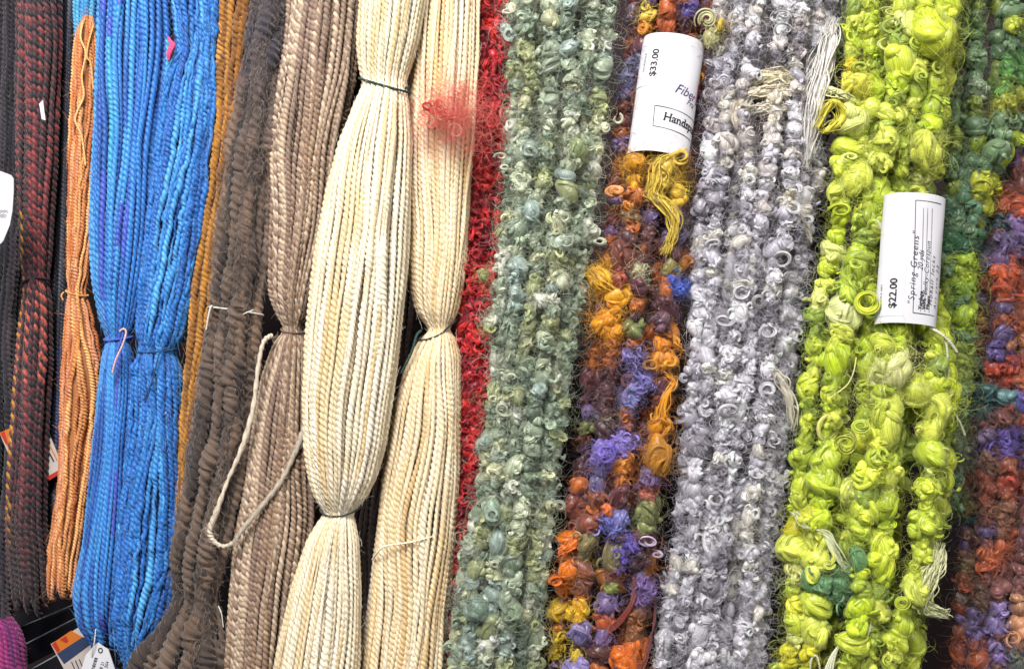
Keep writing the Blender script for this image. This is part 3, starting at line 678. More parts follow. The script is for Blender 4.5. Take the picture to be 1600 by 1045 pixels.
MA = [(1015, 15, 12, (214, 176, 70)), (1040, 22, 26, (178, 84, 34)), (1072, 22, 18, (84, 62, 150)), (1110, 25, 22, (112, 52, 44)), (990, 30, 20, (104, 84, 104)), (990, 110, 30, (112, 110, 150)), (985, 150, 24, (104, 104, 160)),
      (990, 260, 22, (206, 146, 16)), (1040, 280, 32, (208, 168, 40)), (1075, 275, 22, (86, 80, 150)), (962, 296, 20, (206, 128, 66)), (980, 330, 22, (110, 80, 40)), (1010, 330, 22, (96, 72, 128)), (975, 360, 18, (190, 106, 50)),
      (1020, 365, 26, (92, 56, 56)), (1062, 385, 22, (100, 78, 118)), (1056, 450, 20, (66, 88, 170)), (940, 440, 28, (214, 152, 20)), (972, 438, 16, (128, 48, 34)), (985, 395, 14, (96, 96, 44)), (1030, 425, 14, (184, 84, 30)), (1003, 425, 14, (196, 190, 150)),
      (945, 510, 30, (220, 146, 16)), (975, 500, 18, (150, 72, 40)), (1005, 490, 14, (206, 130, 20)), (1030, 485, 18, (104, 70, 84)), (990, 510, 16, (116, 122, 70)), (1020, 525, 18, (190, 92, 24)), (925, 560, 20, (176, 96, 30)), (1050, 540, 18, (214, 130, 20)),
      (1000, 575, 24, (118, 106, 168)), (1045, 575, 22, (204, 130, 24)), (945, 610, 32, (90, 54, 58)), (985, 620, 20, (120, 120, 176)), (1010, 620, 20, (112, 54, 44)), (1045, 620, 20, (204, 126, 20)), (920, 660, 18, (108, 112, 56)), (950, 650, 14, (130, 132, 100)),
      (960, 700, 30, (122, 100, 190)), (1010, 645, 18, (128, 52, 44)), (1040, 665, 20, (210, 136, 16)), (1010, 680, 20, (90, 50, 60)), (1030, 715, 26, (188, 120, 26)), (1015, 755, 20, (150, 78, 60)), (910, 750, 22, (196, 104, 36)), (915, 775, 18, (130, 70, 50)),
      (940, 750, 16, (110, 96, 150)), (980, 730, 18, (176, 96, 26)), (975, 760, 20, (196, 110, 30)), (950, 795, 14, (220, 120, 14)), (950, 820, 18, (108, 108, 180)), (1005, 805, 18, (116, 122, 70)), (975, 790, 14, (160, 70, 40)), (890, 845, 22, (226, 116, 14)), (890, 885, 22, (226, 122, 16)), (870, 910, 14, (214, 110, 20)),
      (925, 850, 20, (112, 100, 60)), (975, 855, 24, (104, 86, 164)), (1010, 910, 26, (122, 96, 150)), (930, 895, 26, (126, 76, 60)), (955, 920, 16, (118, 124, 56)), (870, 970, 18, (200, 160, 20)), (865, 1010, 24, (186, 156, 26)), (915, 965, 22, (214, 160, 20)), (910, 1000, 18, (206, 180, 50)), (890, 1000, 20, (124, 108, 170)),
      (975, 1030, 26, (222, 110, 24)), (935, 1030, 20, (90, 48, 42)), (995, 980, 26, (128, 76, 36)), (950, 965, 12, (190, 90, 40)), (890, 1045, 20, (130, 112, 180))]
multipal = L((112, 58, 44), (88, 44, 50), (170, 92, 34), (112, 90, 134), (124, 116, 60), (70, 38, 42), (200, 122, 34))
MA = [(x, y, r, tuple(int(v * .78 + sum(c) / 3 * .22) for v in c) if c[2] > c[1] + 20 else c) for x, y, r, c in MA]
MA = [(x, y, r * (.78 if c[2] > c[1] + 20 else 1), c) for x, y, r, c in MA]
def multicol(P): return anchor_col(P, MA, multipal, 0.10, wgt=[.22, .2, .14, .12, .08, .16, .08])
m_, mf, me_ = art_skein('yarn_skein', 'orange, purple, gold and maroon curly skein wearing the printed $33.00 label',
    [(TOP, 982, 1122), (0, 980, 1116), (140, 972, 1100), (240, 962, 1088), (350, 950, 1080), (450, 926, 1072), (550, 914, 1062), (650, 910, 1056), (750, 900, 1044), (850, 884, 1034), (950, 866, 1024), (1050, 854, 1008), (1120, 850, 1000)],
    .012, 5, 11.5, multicol, M_glow, tr=.68, seed=34, hair=22, hcol=1.6, curl_n=2.4, curlR=(4, 11), curlr=1.9, wob=.12, back=3, rvar=.45, light=1.35, flat=(970, 1112, 40, 244, 14))  # hcol lightens the hairs, painted brightness against the dark gaps

rs.seed(35)
TA = [(1530, 30, 30, (84, 112, 60)), (1560, 15, 30, (150, 164, 40)), (1590, 40, 20, (160, 170, 46)), (1508, 80, 26, (112, 140, 100)), (1548, 72, 16, (150, 156, 90)), (1590, 100, 24, (70, 120, 50)), (1575, 130, 18, (96, 136, 50)), (1510, 140, 24, (124, 140, 110)),
      (1575, 165, 30, (162, 164, 50)), (1545, 170, 20, (124, 132, 40)), (1550, 215, 20, (120, 140, 30)), (1575, 240, 28, (166, 184, 30)), (1510, 200, 24, (104, 130, 96)), (1500, 270, 26, (92, 122, 84)), (1530, 290, 22, (176, 180, 40)), (1500, 330, 26, (84, 120, 90)),
      (1495, 380, 24, (50, 98, 60)), (1515, 340, 16, (160, 160, 40)), (1510, 420, 26, (156, 176, 40)), (1500, 460, 26, (120, 150, 40)), (1520, 470, 20, (160, 180, 40)), (1490, 510, 24, (150, 172, 40)), (1490, 560, 26, (140, 156, 60)), (1500, 600, 26, (150, 164, 60)), (1510, 690, 30, (128, 138, 104)), (1505, 730, 30, (116, 126, 100))]
tealpal = L((104, 130, 90), (84, 112, 76), (130, 146, 60))
art_skein('yarn_skein', 'dusty green and lime curly skein tucked behind the right side of the lime green one',
    [(TOP, 1490, 1640), (0, 1488, 1620), (120, 1486, 1606), (220, 1482, 1600), (280, 1478, 1560), (380, 1474, 1534), (500, 1466, 1530), (620, 1462, 1520), (740, 1460, 1516), (780, 1462, 1500)],
    .03, 4, 11.5, lambda P: anchor_col(P, TA, tealpal, .08), M_glow, tr=.5, seed=36, hair=22, hcol=1.3, curl_n=1.6, wob=.12, back=2, rvar=.4)

UA = [(1590, 180, 26, (140, 76, 60)), (1595, 230, 26, (104, 80, 120)), (1570, 300, 24, (160, 74, 40)), (1545, 340, 22, (50, 80, 80)), (1590, 320, 20, (150, 66, 40)), (1590, 350, 20, (120, 96, 140)), (1560, 390, 20, (96, 78, 118)), (1535, 400, 24, (92, 80, 116)), (1580, 420, 28, (184, 78, 34)), (1535, 440, 20, (78, 108, 100)),
      (1580, 450, 20, (176, 76, 40)), (1540, 495, 34, (142, 70, 40)), (1590, 490, 26, (168, 82, 40)), (1560, 540, 24, (84, 66, 124)), (1595, 540, 22, (150, 90, 40)), (1530, 550, 20, (150, 80, 50)), (1585, 580, 34, (168, 62, 36)), (1525, 600, 28, (44, 78, 72)), (1530, 640, 28, (40, 76, 74)), (1555, 630, 20, (84, 120, 120)), (1575, 635, 16, (150, 60, 60)), (1595, 630, 18, (96, 84, 160)),
      (1570, 690, 30, (92, 74, 150)), (1560, 680, 20, (100, 80, 110)), (1550, 760, 26, (140, 70, 50)), (1595, 750, 20, (176, 70, 50)), (1515, 790, 24, (140, 124, 70)), (1520, 830, 26, (30, 86, 84)), (1560, 810, 34, (130, 84, 60)), (1560, 850, 26, (190, 96, 50)), (1550, 880, 22, (180, 84, 46)), (1590, 850, 28, (104, 62, 70)),
      (1515, 890, 18, (150, 130, 90)), (1580, 910, 34, (116, 70, 66)), (1495, 930, 16, (150, 130, 120)), (1515, 935, 18, (160, 70, 40)), (1540, 930, 20, (110, 80, 60)), (1510, 985, 18, (176, 100, 56)), (1550, 980, 34, (130, 110, 160)), (1585, 980, 34, (176, 124, 90)), (1510, 1030, 22, (166, 84, 50)), (1555, 1025, 26, (124, 100, 160)), (1595, 1035, 20, (90, 100, 84))]
rustpal = L((140, 70, 44), (110, 60, 50), (92, 76, 116), (120, 84, 66))
art_skein('yarn_skein', 'rust, purple and teal curly skein at the right edge',
    [(TOP, 1600, 1720), (100, 1588, 1710), (240, 1560, 1700), (340, 1532, 1690), (450, 1522, 1680), (600, 1512, 1670), (720, 1506, 1664), (850, 1500, 1656), (950, 1492, 1650), (1050, 1496, 1640), (1120, 1496, 1636)],
    .045, 6, 12, lambda P: anchor_col(P, UA, rustpal, .10), M_glow, tr=.45, seed=37, hair=24, hcol=1.35, curl_n=1.8, wob=.12, back=3, rvar=.4, curlR=(5, 12), curlr=2)

art_skein('yarn_skein', 'dark teal green skein in the shadow between the grey and lime skeins',
    [(TOP, 1255, 1350), (100, 1262, 1345), (300, 1244, 1320), (500, 1226, 1296), (700, 1212, 1275), (900, 1196, 1250), (1120, 1186, 1230)],
    .065, 3, 12, lambda P: smooth_pal(P, L((40, 70, 62), (30, 56, 56), (70, 92, 62), (52, 84, 80)), .5, .1), M_curl, tr=.4, seed=38, hair=12, back=0)

# ---- red mohair
rs.seed(40)
rows = [(TOP, 738, 812), (0, 742, 806), (150, 738, 800), (300, 730, 792), (450, 722, 776), (600, 714, 762), (750, 710, 756), (900, 694, 742), (1050, 686, 728), (1120, 684, 724)]
env = Env(rows, .5, 12)
root, fr = thing('yarn_skein', 'crimson red mohair skein with a fluffy wisp reaching over the cream yarn', 'yarn skein', 775, TOP, .03)
fr.sh = 20.0; CUR = fr
redp = L((206, 22, 28), (188, 16, 30), (160, 13, 30), (218, 38, 30), (124, 12, 30))
for p0, s in [(-1.2, 1), (-.55, 1), (.1, 1), (.7, 1), (1.25, 1), (-.6, .5), (.5, .5)]:
    n = 90; ys = np.linspace(env.y0, env.y1, n); cx, w, t = env(ys)
    ps = p0 + noise1(1, n, 14, .14)[0]
    P = np.stack([cx + w * np.sin(ps) * s, ys, t * np.cos(ps) * s], -1)
    col = smooth_pal(P, redp, .5, .1, [.3, .24, .2, .12, .14]); 
    mb = MB()
    tubes(mb, P[None], np.clip(6 + noise1(1, n, 40, 1.5), 3, 9), col[None] * .8, K=8, lobes=2, phase=(np.arange(n) * 1.3)[None])
    i = rs.rand(n) < .85; knobs(mb, P[i], 6 + 4 * rs.rand(i.sum()), col[i], nw=6, thickness=.24)
    nc = 260; i = rs.randint(0, n, nc); curls(mb, P[i] + rs.randn(nc, 3) * 7 + np.array([0, 0, 4]), 4 + 7 * rs.rand(nc), 1.4 + rs.rand(nc) * 1.4, col[i], light=1.2)
    hairs(mb, P, 1300, 13, np.clip(col * 1.15, 0, 1), r=.3, spread=8, curl=.5)
    mb.build('strand', M_glow, root, fr)
mb = MB()
blob = [(735, 190, 26, 22, 50), (712, 182, 24, 18, 52), (690, 178, 20, 16, 54), (672, 186, 14, 14, 54), (720, 205, 22, 20, 50), (742, 220, 16, 22, 46), (708, 168, 16, 12, 54), (722, 160, 18, 10, 52), (698, 200, 22, 14, 52)]
wr = L((250, 132, 118), (250, 150, 136), (246, 104, 94), (250, 168, 154))  # red fibres tinted coral, light coming through them put into the colour
for bx, by, sx, sy, d in blob:
    n = int(115 * (0.35 + 0.65 * np.clip((bx - 665) / 60, 0, 1))); Pn = np.stack([bx + rs.randn(n) * sx * .8, by + rs.randn(n) * sy * .75, d + 38 + rs.randn(n) * 6], -1)
    hairs(mb, Pn, n // 2, 26, wr, r=.15, spread=2, curl=.6, N=12)
    hairs(mb, Pn, n // 4, 22, wr, r=.3, spread=3, curl=.9, N=16)
for q in range(9): coil(mb, 690 + rs.randn() * 18, 182 + rs.randn() * 12, 94, 5 + rs.rand() * 6, .9, wr[rs.randint(4)], 1.4, 2)
coil(mb, 668, 166, 96, 8, 1.6, lin((214, 50, 56)), .9, 4, .7)
lock(mb, [(664, 172, 94), (672, 160, 96), (686, 168, 96), (706, 184, 90), (736, 180, 70)], 12, 12, .5, lin((236, 84, 76)), 5, core=0)
n = 110; Pn = np.stack([rs.uniform(650, 740, n), 215 + rs.rand(n) * 30, np.full(n, 84.)], -1); hairs(mb, Pn, n, 30, wr, r=.13, spread=2, curl=.5)
mb.build('fluffy_wisp', M_hair, root, fr, label='cloud of red mohair fibres, its pale glow put into the colour')

# ---- distinctive locks on the curly skeins
def add_lock(root, fr, fn, m=M_glow, label=None):
    global CUR
    CUR = fr; mb = Split(m, root, fr); fn(mb); mb.loose.build('stray_fibres', m, root, fr)
rs.seed(50)
cg = lin((200, 198, 194)); cw = lin((222, 212, 190)); cy = lin((226, 214, 172))
def fg(mb):
    P = lock(mb, [(1300, 30, 40), (1296, 60, 52), (1284, 110, 60), (1270, 160, 62), (1262, 220, 60), (1258, 262, 50)], 17, 70, 1.15, lin((222, 216, 208)), 4, 7)
    fuzz(mb, P, 120, 18, L((220, 215, 205)), R=2)
add_lock(h_, hf, fg, M_curl, None)
def fg2(mb):
    lock(mb, [(1168, 128, 58), (1190, 120, 64), (1215, 118, 66), (1245, 124, 62)], 15, 50, 1.3, cy, 4, 6)
    lock(mb, [(1164, 150, 58), (1190, 142, 66), (1220, 140, 66), (1250, 146, 60)], 16, 50, 1.3, lin((222, 210, 180)), 4, 6)
    lock(mb, [(1176, 175, 58), (1200, 165, 62), (1232, 170, 60)], 14, 34, 1.3, cw, 4, 6)
add_lock(h_, hf, fg2, M_curl, 'cream tufted lock')
def fg3(mb):
    for x, y, R, r in [(1222, 24, 11, 1.6), (1226, 46, 14, 1.6), (1236, 325, 13, 2.8), (1258, 345, 10, 2.6), (1158, 455, 13, 3), (1222, 408, 14, 2.4), (1184, 470, 12, 2.6), (1236, 430, 9, 2.2), (1130, 500, 13, 3.4), (1200, 520, 14, 2.4), (1245, 520, 12, 2.2), (1115, 380, 10, 2.4), (1140, 640, 14, 3), (1200, 610, 12, 2.6), (1180, 740, 12, 2.4), (1120, 780, 11, 2.6), (1210, 690, 10, 2)]:
        cx, w, t = he(np.array([float(y)])); s = np.clip((x - cx[0]) / w[0], -.95, .95)
        coil(mb, x, y, t[0] * math.sqrt(1 - s * s) + 12, R, r, lin((196, 194, 196)), 1.15, 3, .85 + rs.rand() * .2)
    lock(mb, [(1236, 320, 50), (1250, 334, 54), (1262, 356, 50), (1268, 378, 44)], 5, 8, 2.4, cw, 2, 4)
    P = lock(mb, [(1196, 570, 56), (1220, 590, 60), (1236, 630, 54), (1240, 670, 44)], 12, 14, 1.2, lin((205, 196, 176)), 4, 4)
    lock(mb, [(1150, 160, 56), (1146, 180, 58), (1152, 200, 56)], 10, 12, 2.4, lin((208, 196, 176)), 2, 3)
add_lock(h_, hf, fg3, M_curl, 'silver ringlets')
def fl(mb):
    knobs(mb, np.array([[1339, 135, 44.], [1455, 50, 66], [1390, 580, 66], [1445, 235, 62], [1330, 770, 50], [1262, 812, 40], [1470, 640, 40], [1338, 280, 46], [1430, 610, 60]]),
          np.array([20, 34, 30, 24, 20, 22, 22, 22, 26.]), L((222, 216, 76), (196, 206, 56), (214, 214, 140), (200, 206, 76), (196, 204, 90), (196, 200, 50), (196, 208, 40), (206, 214, 76), (196, 204, 76)), nw=10, seg=14, el=1.0)
    coil(mb, 1290, 665, 44, 20, 3.2, lin((232, 228, 120)), 1.1, 4, 1.4)
    coil(mb, 1322, 690, 60, 17, 2.6, lin((206, 214, 76)), 1.6, 3, 1.1)
    coil(mb, 1310, 330, 44, 16, 3.2, lin((190, 206, 20)), 1.4, 3, .8)
    coil(mb, 1394, 68, 58, 20, 2.4, lin((206, 212, 110)), 1.4, 4, .7)
    coil(mb, 1352, 470, 64, 16, 3.6, lin((214, 222, 40)), 1.3, 3, 1.1)
    coil(mb, 1390, 20, 58, 14, 2.6, lin((200, 206, 110)), 1.2, 3, .6)
    for q in range(12):
        y = rs.uniform(0, 1045); x0, w, t = le(np.array([y])); s = rs.uniform(-.9, .9)
        if 1360 < x0[0] + w[0] * s < 1500 and 270 < y < 530: continue
        coil(mb, x0[0] + w[0] * s, y, t[0] * math.sqrt(1 - s * s) + 16, rs.uniform(8, 15), rs.uniform(1.8, 3), limepal[rs.randint(7)] * 1.15, 1.4, 3, rs.uniform(.7, 1.2))
add_lock(l_, lf, fl, M_glow, 'large lime knobs and ringlets')
def fl2(mb):
    lock(mb, [(1466, 850, 52), (1462, 880, 62), (1446, 910, 64), (1438, 940, 60), (1462, 955, 50), (1478, 962, 36)], 18, 80, 1.5, lin((234, 234, 180)), 4, 7)
    lock(mb, [(1448, 920, 60), (1440, 945, 60), (1456, 955, 52)], 16, 40, 1.6, lin((222, 224, 140)), 4, 6)
add_lock(l_, lf, fl2, M_glow, 'cream lock at the lower right edge')
def fl3(mb):
    n = 14; P = np.stack([1300 + rs.randn(n) * 13, 908 + rs.randn(n) * 17, 62 + rs.randn(n) * 5], -1); knobs(mb, P, 8 + rs.rand(n) * 6, L((96, 140, 90))[[0] * n] * (1 + .12 * rs.randn(n, 1)), nw=8)
    n = 30; P = np.stack([1300 + rs.randn(n) * 16, 912 + rs.randn(n) * 22, 72 + rs.randn(n) * 3], -1); curls(mb, P, 5 + rs.rand(n) * 5, 1.6, np.tile(lin((116, 156, 112)), (n, 1)))
add_lock(l_, lf, fl3, M_glow, 'sea green clump near the bottom')
def fl4(mb):
    P = lock(mb, [(1240, 800, 48), (1262, 822, 60), (1290, 834, 66), (1302, 856, 70), (1318, 884, 72), (1330, 905, 70)], 8, 14, 1.9, lin((222, 226, 176)), 3, 5)
    lock(mb, [(1276, 200, 52), (1300, 160, 56), (1318, 178, 50), (1300, 200, 50), (1284, 206, 50)], 10, 16, 2.4, lin((212, 200, 50)), 4, 5)
    P = lock(mb, [(1290, 140, 40), (1310, 146, 50), (1330, 160, 50)], 9, 16, 1.6, lin((216, 214, 150)), 4, 5)
add_lock(l_, lf, fl4, M_glow, 'pale wispy lock')
mb = MB()
for q in range(3): strand_path(mb, [(1340 + q * 5, 338 + q * 3, 30), (1365 + q * 2, 343 + q * 3, 52), (1380, 352 + q * 4, 56), (1392, 356 + q * 3, 50)], 1.7, lin((206, 204, 180)), 7)
strand_path(mb, [(1452, 512, 66), (1468, 520, 72), (1484, 534, 70), (1496, 551, 64)], 2.6, lin((214, 212, 186)), 8)
strand_path(mb, [(1474, 524, 66), (1480, 546, 66), (1481, 580, 60), (1484, 610, 56), (1487, 638, 52), (1500, 660, 44), (1508, 680, 36)], 2.0, lin((206, 206, 184)), 8)
strand_path(mb, [(1338, 558, 66), (1334, 580, 66), (1326, 598, 64), (1316, 608, 62), (1296, 622, 60)], 1.2, lin((222, 220, 150)), 6)
mb.build('tie_thread', M_thread, l_, lf, label='off-white cotton tie threads by the label')
mb = MB()
for q in range(4): strand_path(mb, [(1362 + q, 975 + q, 72), (1340 - q * 2, 990 + q * 2, 78), (1322 - q * 3, 994 + q * 5, 80), (1308 - q * 3, 1015 + q * 3, 80), (1300 - q * 5, 1050 + q * 3, 78), (1296 - q * 5, 1090, 70)], 1.9, lin((220, 220, 190)), 8)
strand_path(mb, [(1330, 998, 80), (1346, 1000, 80), (1358, 986, 78), (1362, 960, 70)], 2.1, lin((216, 216, 190)), 8)
strand_path(mb, [(1264, 1070, 60), (1268, 1030, 66), (1278, 1028, 68), (1284, 1070, 66)], 2.0, lin((206, 206, 180)), 8)
mb.build('tie_thread', M_thread, l_, lf, label='cotton threads tied in a bow at the bottom')

def fm(mb):
    P = lock(mb, [(1068, 238, 48), (1050, 246, 56), (1030, 258, 58), (1026, 285, 58), (1020, 305, 56), (1040, 322, 56), (1052, 345, 54), (1050, 372, 50), (1040, 396, 48)], 13, 60, 1.7, lin((226, 194, 66)), 4, 7)
    fuzz(mb, P, 100, 14, L((226, 196, 90)), R=3)
    coil(mb, 1062, 246, 60, 11, 3, lin((204, 166, 40)), 1.5, 3)
    knobs(mb, np.array([[1040, 262, 52.], [1036, 284, 50]]), np.array([16, 15.]), L((204, 168, 44), (208, 174, 56)), nw=9)
add_lock(m_, mf, fm, M_glow, 'yellow lock under the label')
def fm2(mb):
    knobs(mb, np.array([[992, 256, 44.], [940, 440, 36], [928, 430, 34], [945, 505, 38], [1045, 560, 40]]), np.array([16, 20, 11, 20, 12.]), L((206, 142, 10), (222, 164, 20), (224, 170, 24), (222, 146, 14), (210, 130, 16)), nw=9)
    lock(mb, [(926, 424, 44), (934, 436, 48), (950, 450, 48), (964, 462, 44)], 14, 50, 1.7, lin((220, 164, 24)), 3, 4)
    coil(mb, 962, 298, 44, 12, 4.0, lin((222, 146, 80)), 1.5, 3, .9)
    coil(mb, 1046, 566, 56, 14, 3.6, lin((226, 160, 20)), 1.1, 2, .9)
    lock(mb, [(1040, 585, 54), (1052, 596, 54), (1040, 620, 54), (1036, 650, 52), (1046, 665, 50), (1030, 690, 48)], 7, 14, 2.8, lin((222, 146, 14)), 4, 6)
    lock(mb, [(1052, 520, 44), (1056, 535, 46), (1064, 548, 44)], 5, 8, 2.6, lin((224, 148, 14)), 3, 4)
    coil(mb, 1018, 570, 56, 10, 1.8, lin((216, 146, 60)), 1.2, 2, .8)
add_lock(m_, mf, fm2, M_glow, 'golden yellow locks')
def fm3(mb):
    for x, y, R, c in [(958, 698, 17, (124, 100, 196)), (948, 712, 14, (130, 108, 200)), (975, 690, 12, (150, 130, 206)), (988, 560, 12, (140, 130, 196)), (1000, 595, 13, (130, 120, 190)), (985, 625, 13, (136, 140, 200)), (975, 850, 17, (104, 84, 176)), (960, 868, 12, (110, 90, 180)), (1056, 447, 15, (72, 96, 190)), (1008, 920, 15, (126, 96, 160)), (950, 815, 14, (110, 112, 190))]:
        knobs(mb, np.array([[x, y, 46.]]), np.array([R * .65]), L(c), nw=9)
        Pq = np.array([[x, y, 50.]]) + rs.randn(14, 3) * R * .6; curls(mb, Pq, 4 + rs.rand(14) * 6, 1.7, np.tile(lin(c), (14, 1)), light=1.3)
        hairs(mb, Pq, 90, 13, np.tile(lin(c), (14, 1)) * 1.2, r=.3, spread=6)
    coil(mb, 1014, 845, 58, 12, 2.0, lin((190, 176, 196)), 1.3, 4, .8); coil(mb, 1026, 865, 54, 9, 1.8, lin((176, 160, 186)), 1.2, 3, .6)
    coil(mb, 928, 828, 50, 8, 2.2, lin((150, 140, 200)), 1.3, 2)
add_lock(m_, mf, fm3, M_glow, 'purple and violet curls')
def fm4(mb):
    lock(mb, [(902, 830, 36), (896, 850, 44), (886, 858, 46), (878, 866, 44)], 9, 16, 2.6, lin((228, 112, 10)), 4, 5)
    knobs(mb, np.array([[889, 890, 42.], [948, 796, 50], [1028, 712, 46], [975, 1032, 48]]), np.array([14, 8, 21, 19.]), L((226, 118, 10), (228, 112, 12), (186, 124, 26), (224, 110, 16)), nw=9)
    coil(mb, 869, 908, 40, 11, 3.2, lin((222, 110, 24)), 1.2, 3, .9)
    for q in range(7): strand_path(mb, [(990 + q * 1.5, 900 + q, 42), (985 + q, 940, 54), (970, 962 + q * 2, 56), (948 - q, 984 + q * 2, 54)], .9, lin((130, 50, 40)), 14, lobes=0)
    for q in range(4): strand_path(mb, [(1022 + q, 930, 40), (1024 - q, 970, 44), (1010 + q * 2, 1010, 46), (1003, 1060, 44)], .9, lin((116, 54, 60)), 14, lobes=0)
add_lock(m_, mf, fm4, M_glow, 'bright orange knobs and red threads')
def fm5(mb):
    coil(mb, 1104, 30, 58, 10, 3.0, lin((206, 200, 150)), 1.2, 3)
    lock(mb, [(1106, 34, 54), (1110, 46, 54), (1112, 60, 54), (1108, 76, 52)], 9, 20, 3.0, lin((176, 170, 116)), 2, 4)
    knobs(mb, np.array([[1110, 60, 48.], [1124, 40, 50]]), np.array([12, 8.]), L((170, 164, 112), (200, 172, 50)), nw=7)
add_lock(m_, mf, fm5, M_glow, 'pale olive curl beside the label top')
def fgr(mb):
    for x, y, R, c in [(828, 235, 17, (150, 166, 150)), (900, 235, 20, (140, 154, 100)), (830, 330, 15, (150, 170, 160)), (755, 430, 11, (150, 150, 90)), (768, 505, 14, (190, 192, 170)), (765, 512, 10, (170, 176, 100)), (880, 380, 16, (176, 186, 166)), (845, 470, 14, (206, 208, 190)), (880, 440, 12, (190, 194, 164)), (770, 800, 16, (140, 160, 140)), (745, 950, 22, (116, 136, 120)), (800, 960, 18, (122, 140, 110)), (800, 20, 13, (206, 204, 176)), (792, 50, 13, (176, 190, 176)), (758, 690, 13, (140, 160, 150)), (735, 860, 14, (150, 160, 140))]:
        cx, w, t = ge(np.array([float(y)])); s = np.clip((x - cx[0]) / w[0], -.95, .95); d = t[0] * math.sqrt(1 - s * s) + 8
        knobs(mb, np.array([[x, y, d]]), np.array([R * .8]), L(c), nw=9)
        if rs.rand() < .5: coil(mb, x + rs.randn() * 3, y + rs.randn() * 3, d + R * .8, R * .6, 2.0, lin(c) * 1.15, 1.1, 3, rs.uniform(.7, 1.1))
    for x, y, R in [(782, 245, 9), (790, 262, 7), (965, 186, 9), (935, 378, 9), (800, 590, 10), (786, 640, 10), (772, 622, 8), (880, 440, 11), (775, 880, 9), (875, 790, 9)]:
        coil(mb, x, y, 50 if R > 8 else 46, R, 2.6, lin((180, 184, 156)), 1.1, 2, .9)
add_lock(g_, gf, fgr, M_curl, 'paler sage knobs and ringlets')

# ================================================================== paper
paper = plain('white_paper', (0.585, 0.575, 0.60), 0.55, 0.3, noise=0.07, nscale=28)
ink = plain('black_ink', (0.012, 0.012, 0.014), 0.5, 0.3)
ink_soft = plain('grey_pen_ink', (0.035, 0.035, 0.05), 0.5, 0.3)
ink_violet = plain('violet_ink', (0.045, 0.028, 0.10), 0.5, 0.3)
olive = plain('olive_print', lin((150, 150, 30)), 0.5, 0.3); mag = plain('magenta_print', lin((150, 30, 80)), 0.5, 0.3); navy = plain('navy_print', lin((48, 60, 90)), .5, .3); orangep = plain('orange_print', lin((196, 110, 40)), .5, .3); redpr = plain('red_print', lin((176, 50, 40)), .5, .3)
kraft = plain('cream_card', lin((186, 174, 166)), .6, .3)

def text_arrays(s, size, bold=0.0, shear=0.0, space=1.0):
    cu = bpy.data.curves.new('t', 'FONT'); cu.body = s; cu.size = size; cu.offset = bold * size; cu.shear = shear; cu.space_character = space; cu.resolution_u = 3
    ob = bpy.data.objects.new('t', cu); C.objects.link(ob)
    dg = bpy.context.evaluated_depsgraph_get(); dg.update()
    me = bpy.data.meshes.new_from_object(ob.evaluated_get(dg))
    V = np.array([v.co[:] for v in me.vertices]); F = [tuple(p.vertices) for p in me.polygons]
    bpy.data.objects.remove(ob); bpy.data.curves.remove(cu); bpy.data.meshes.remove(me)
    return V, F

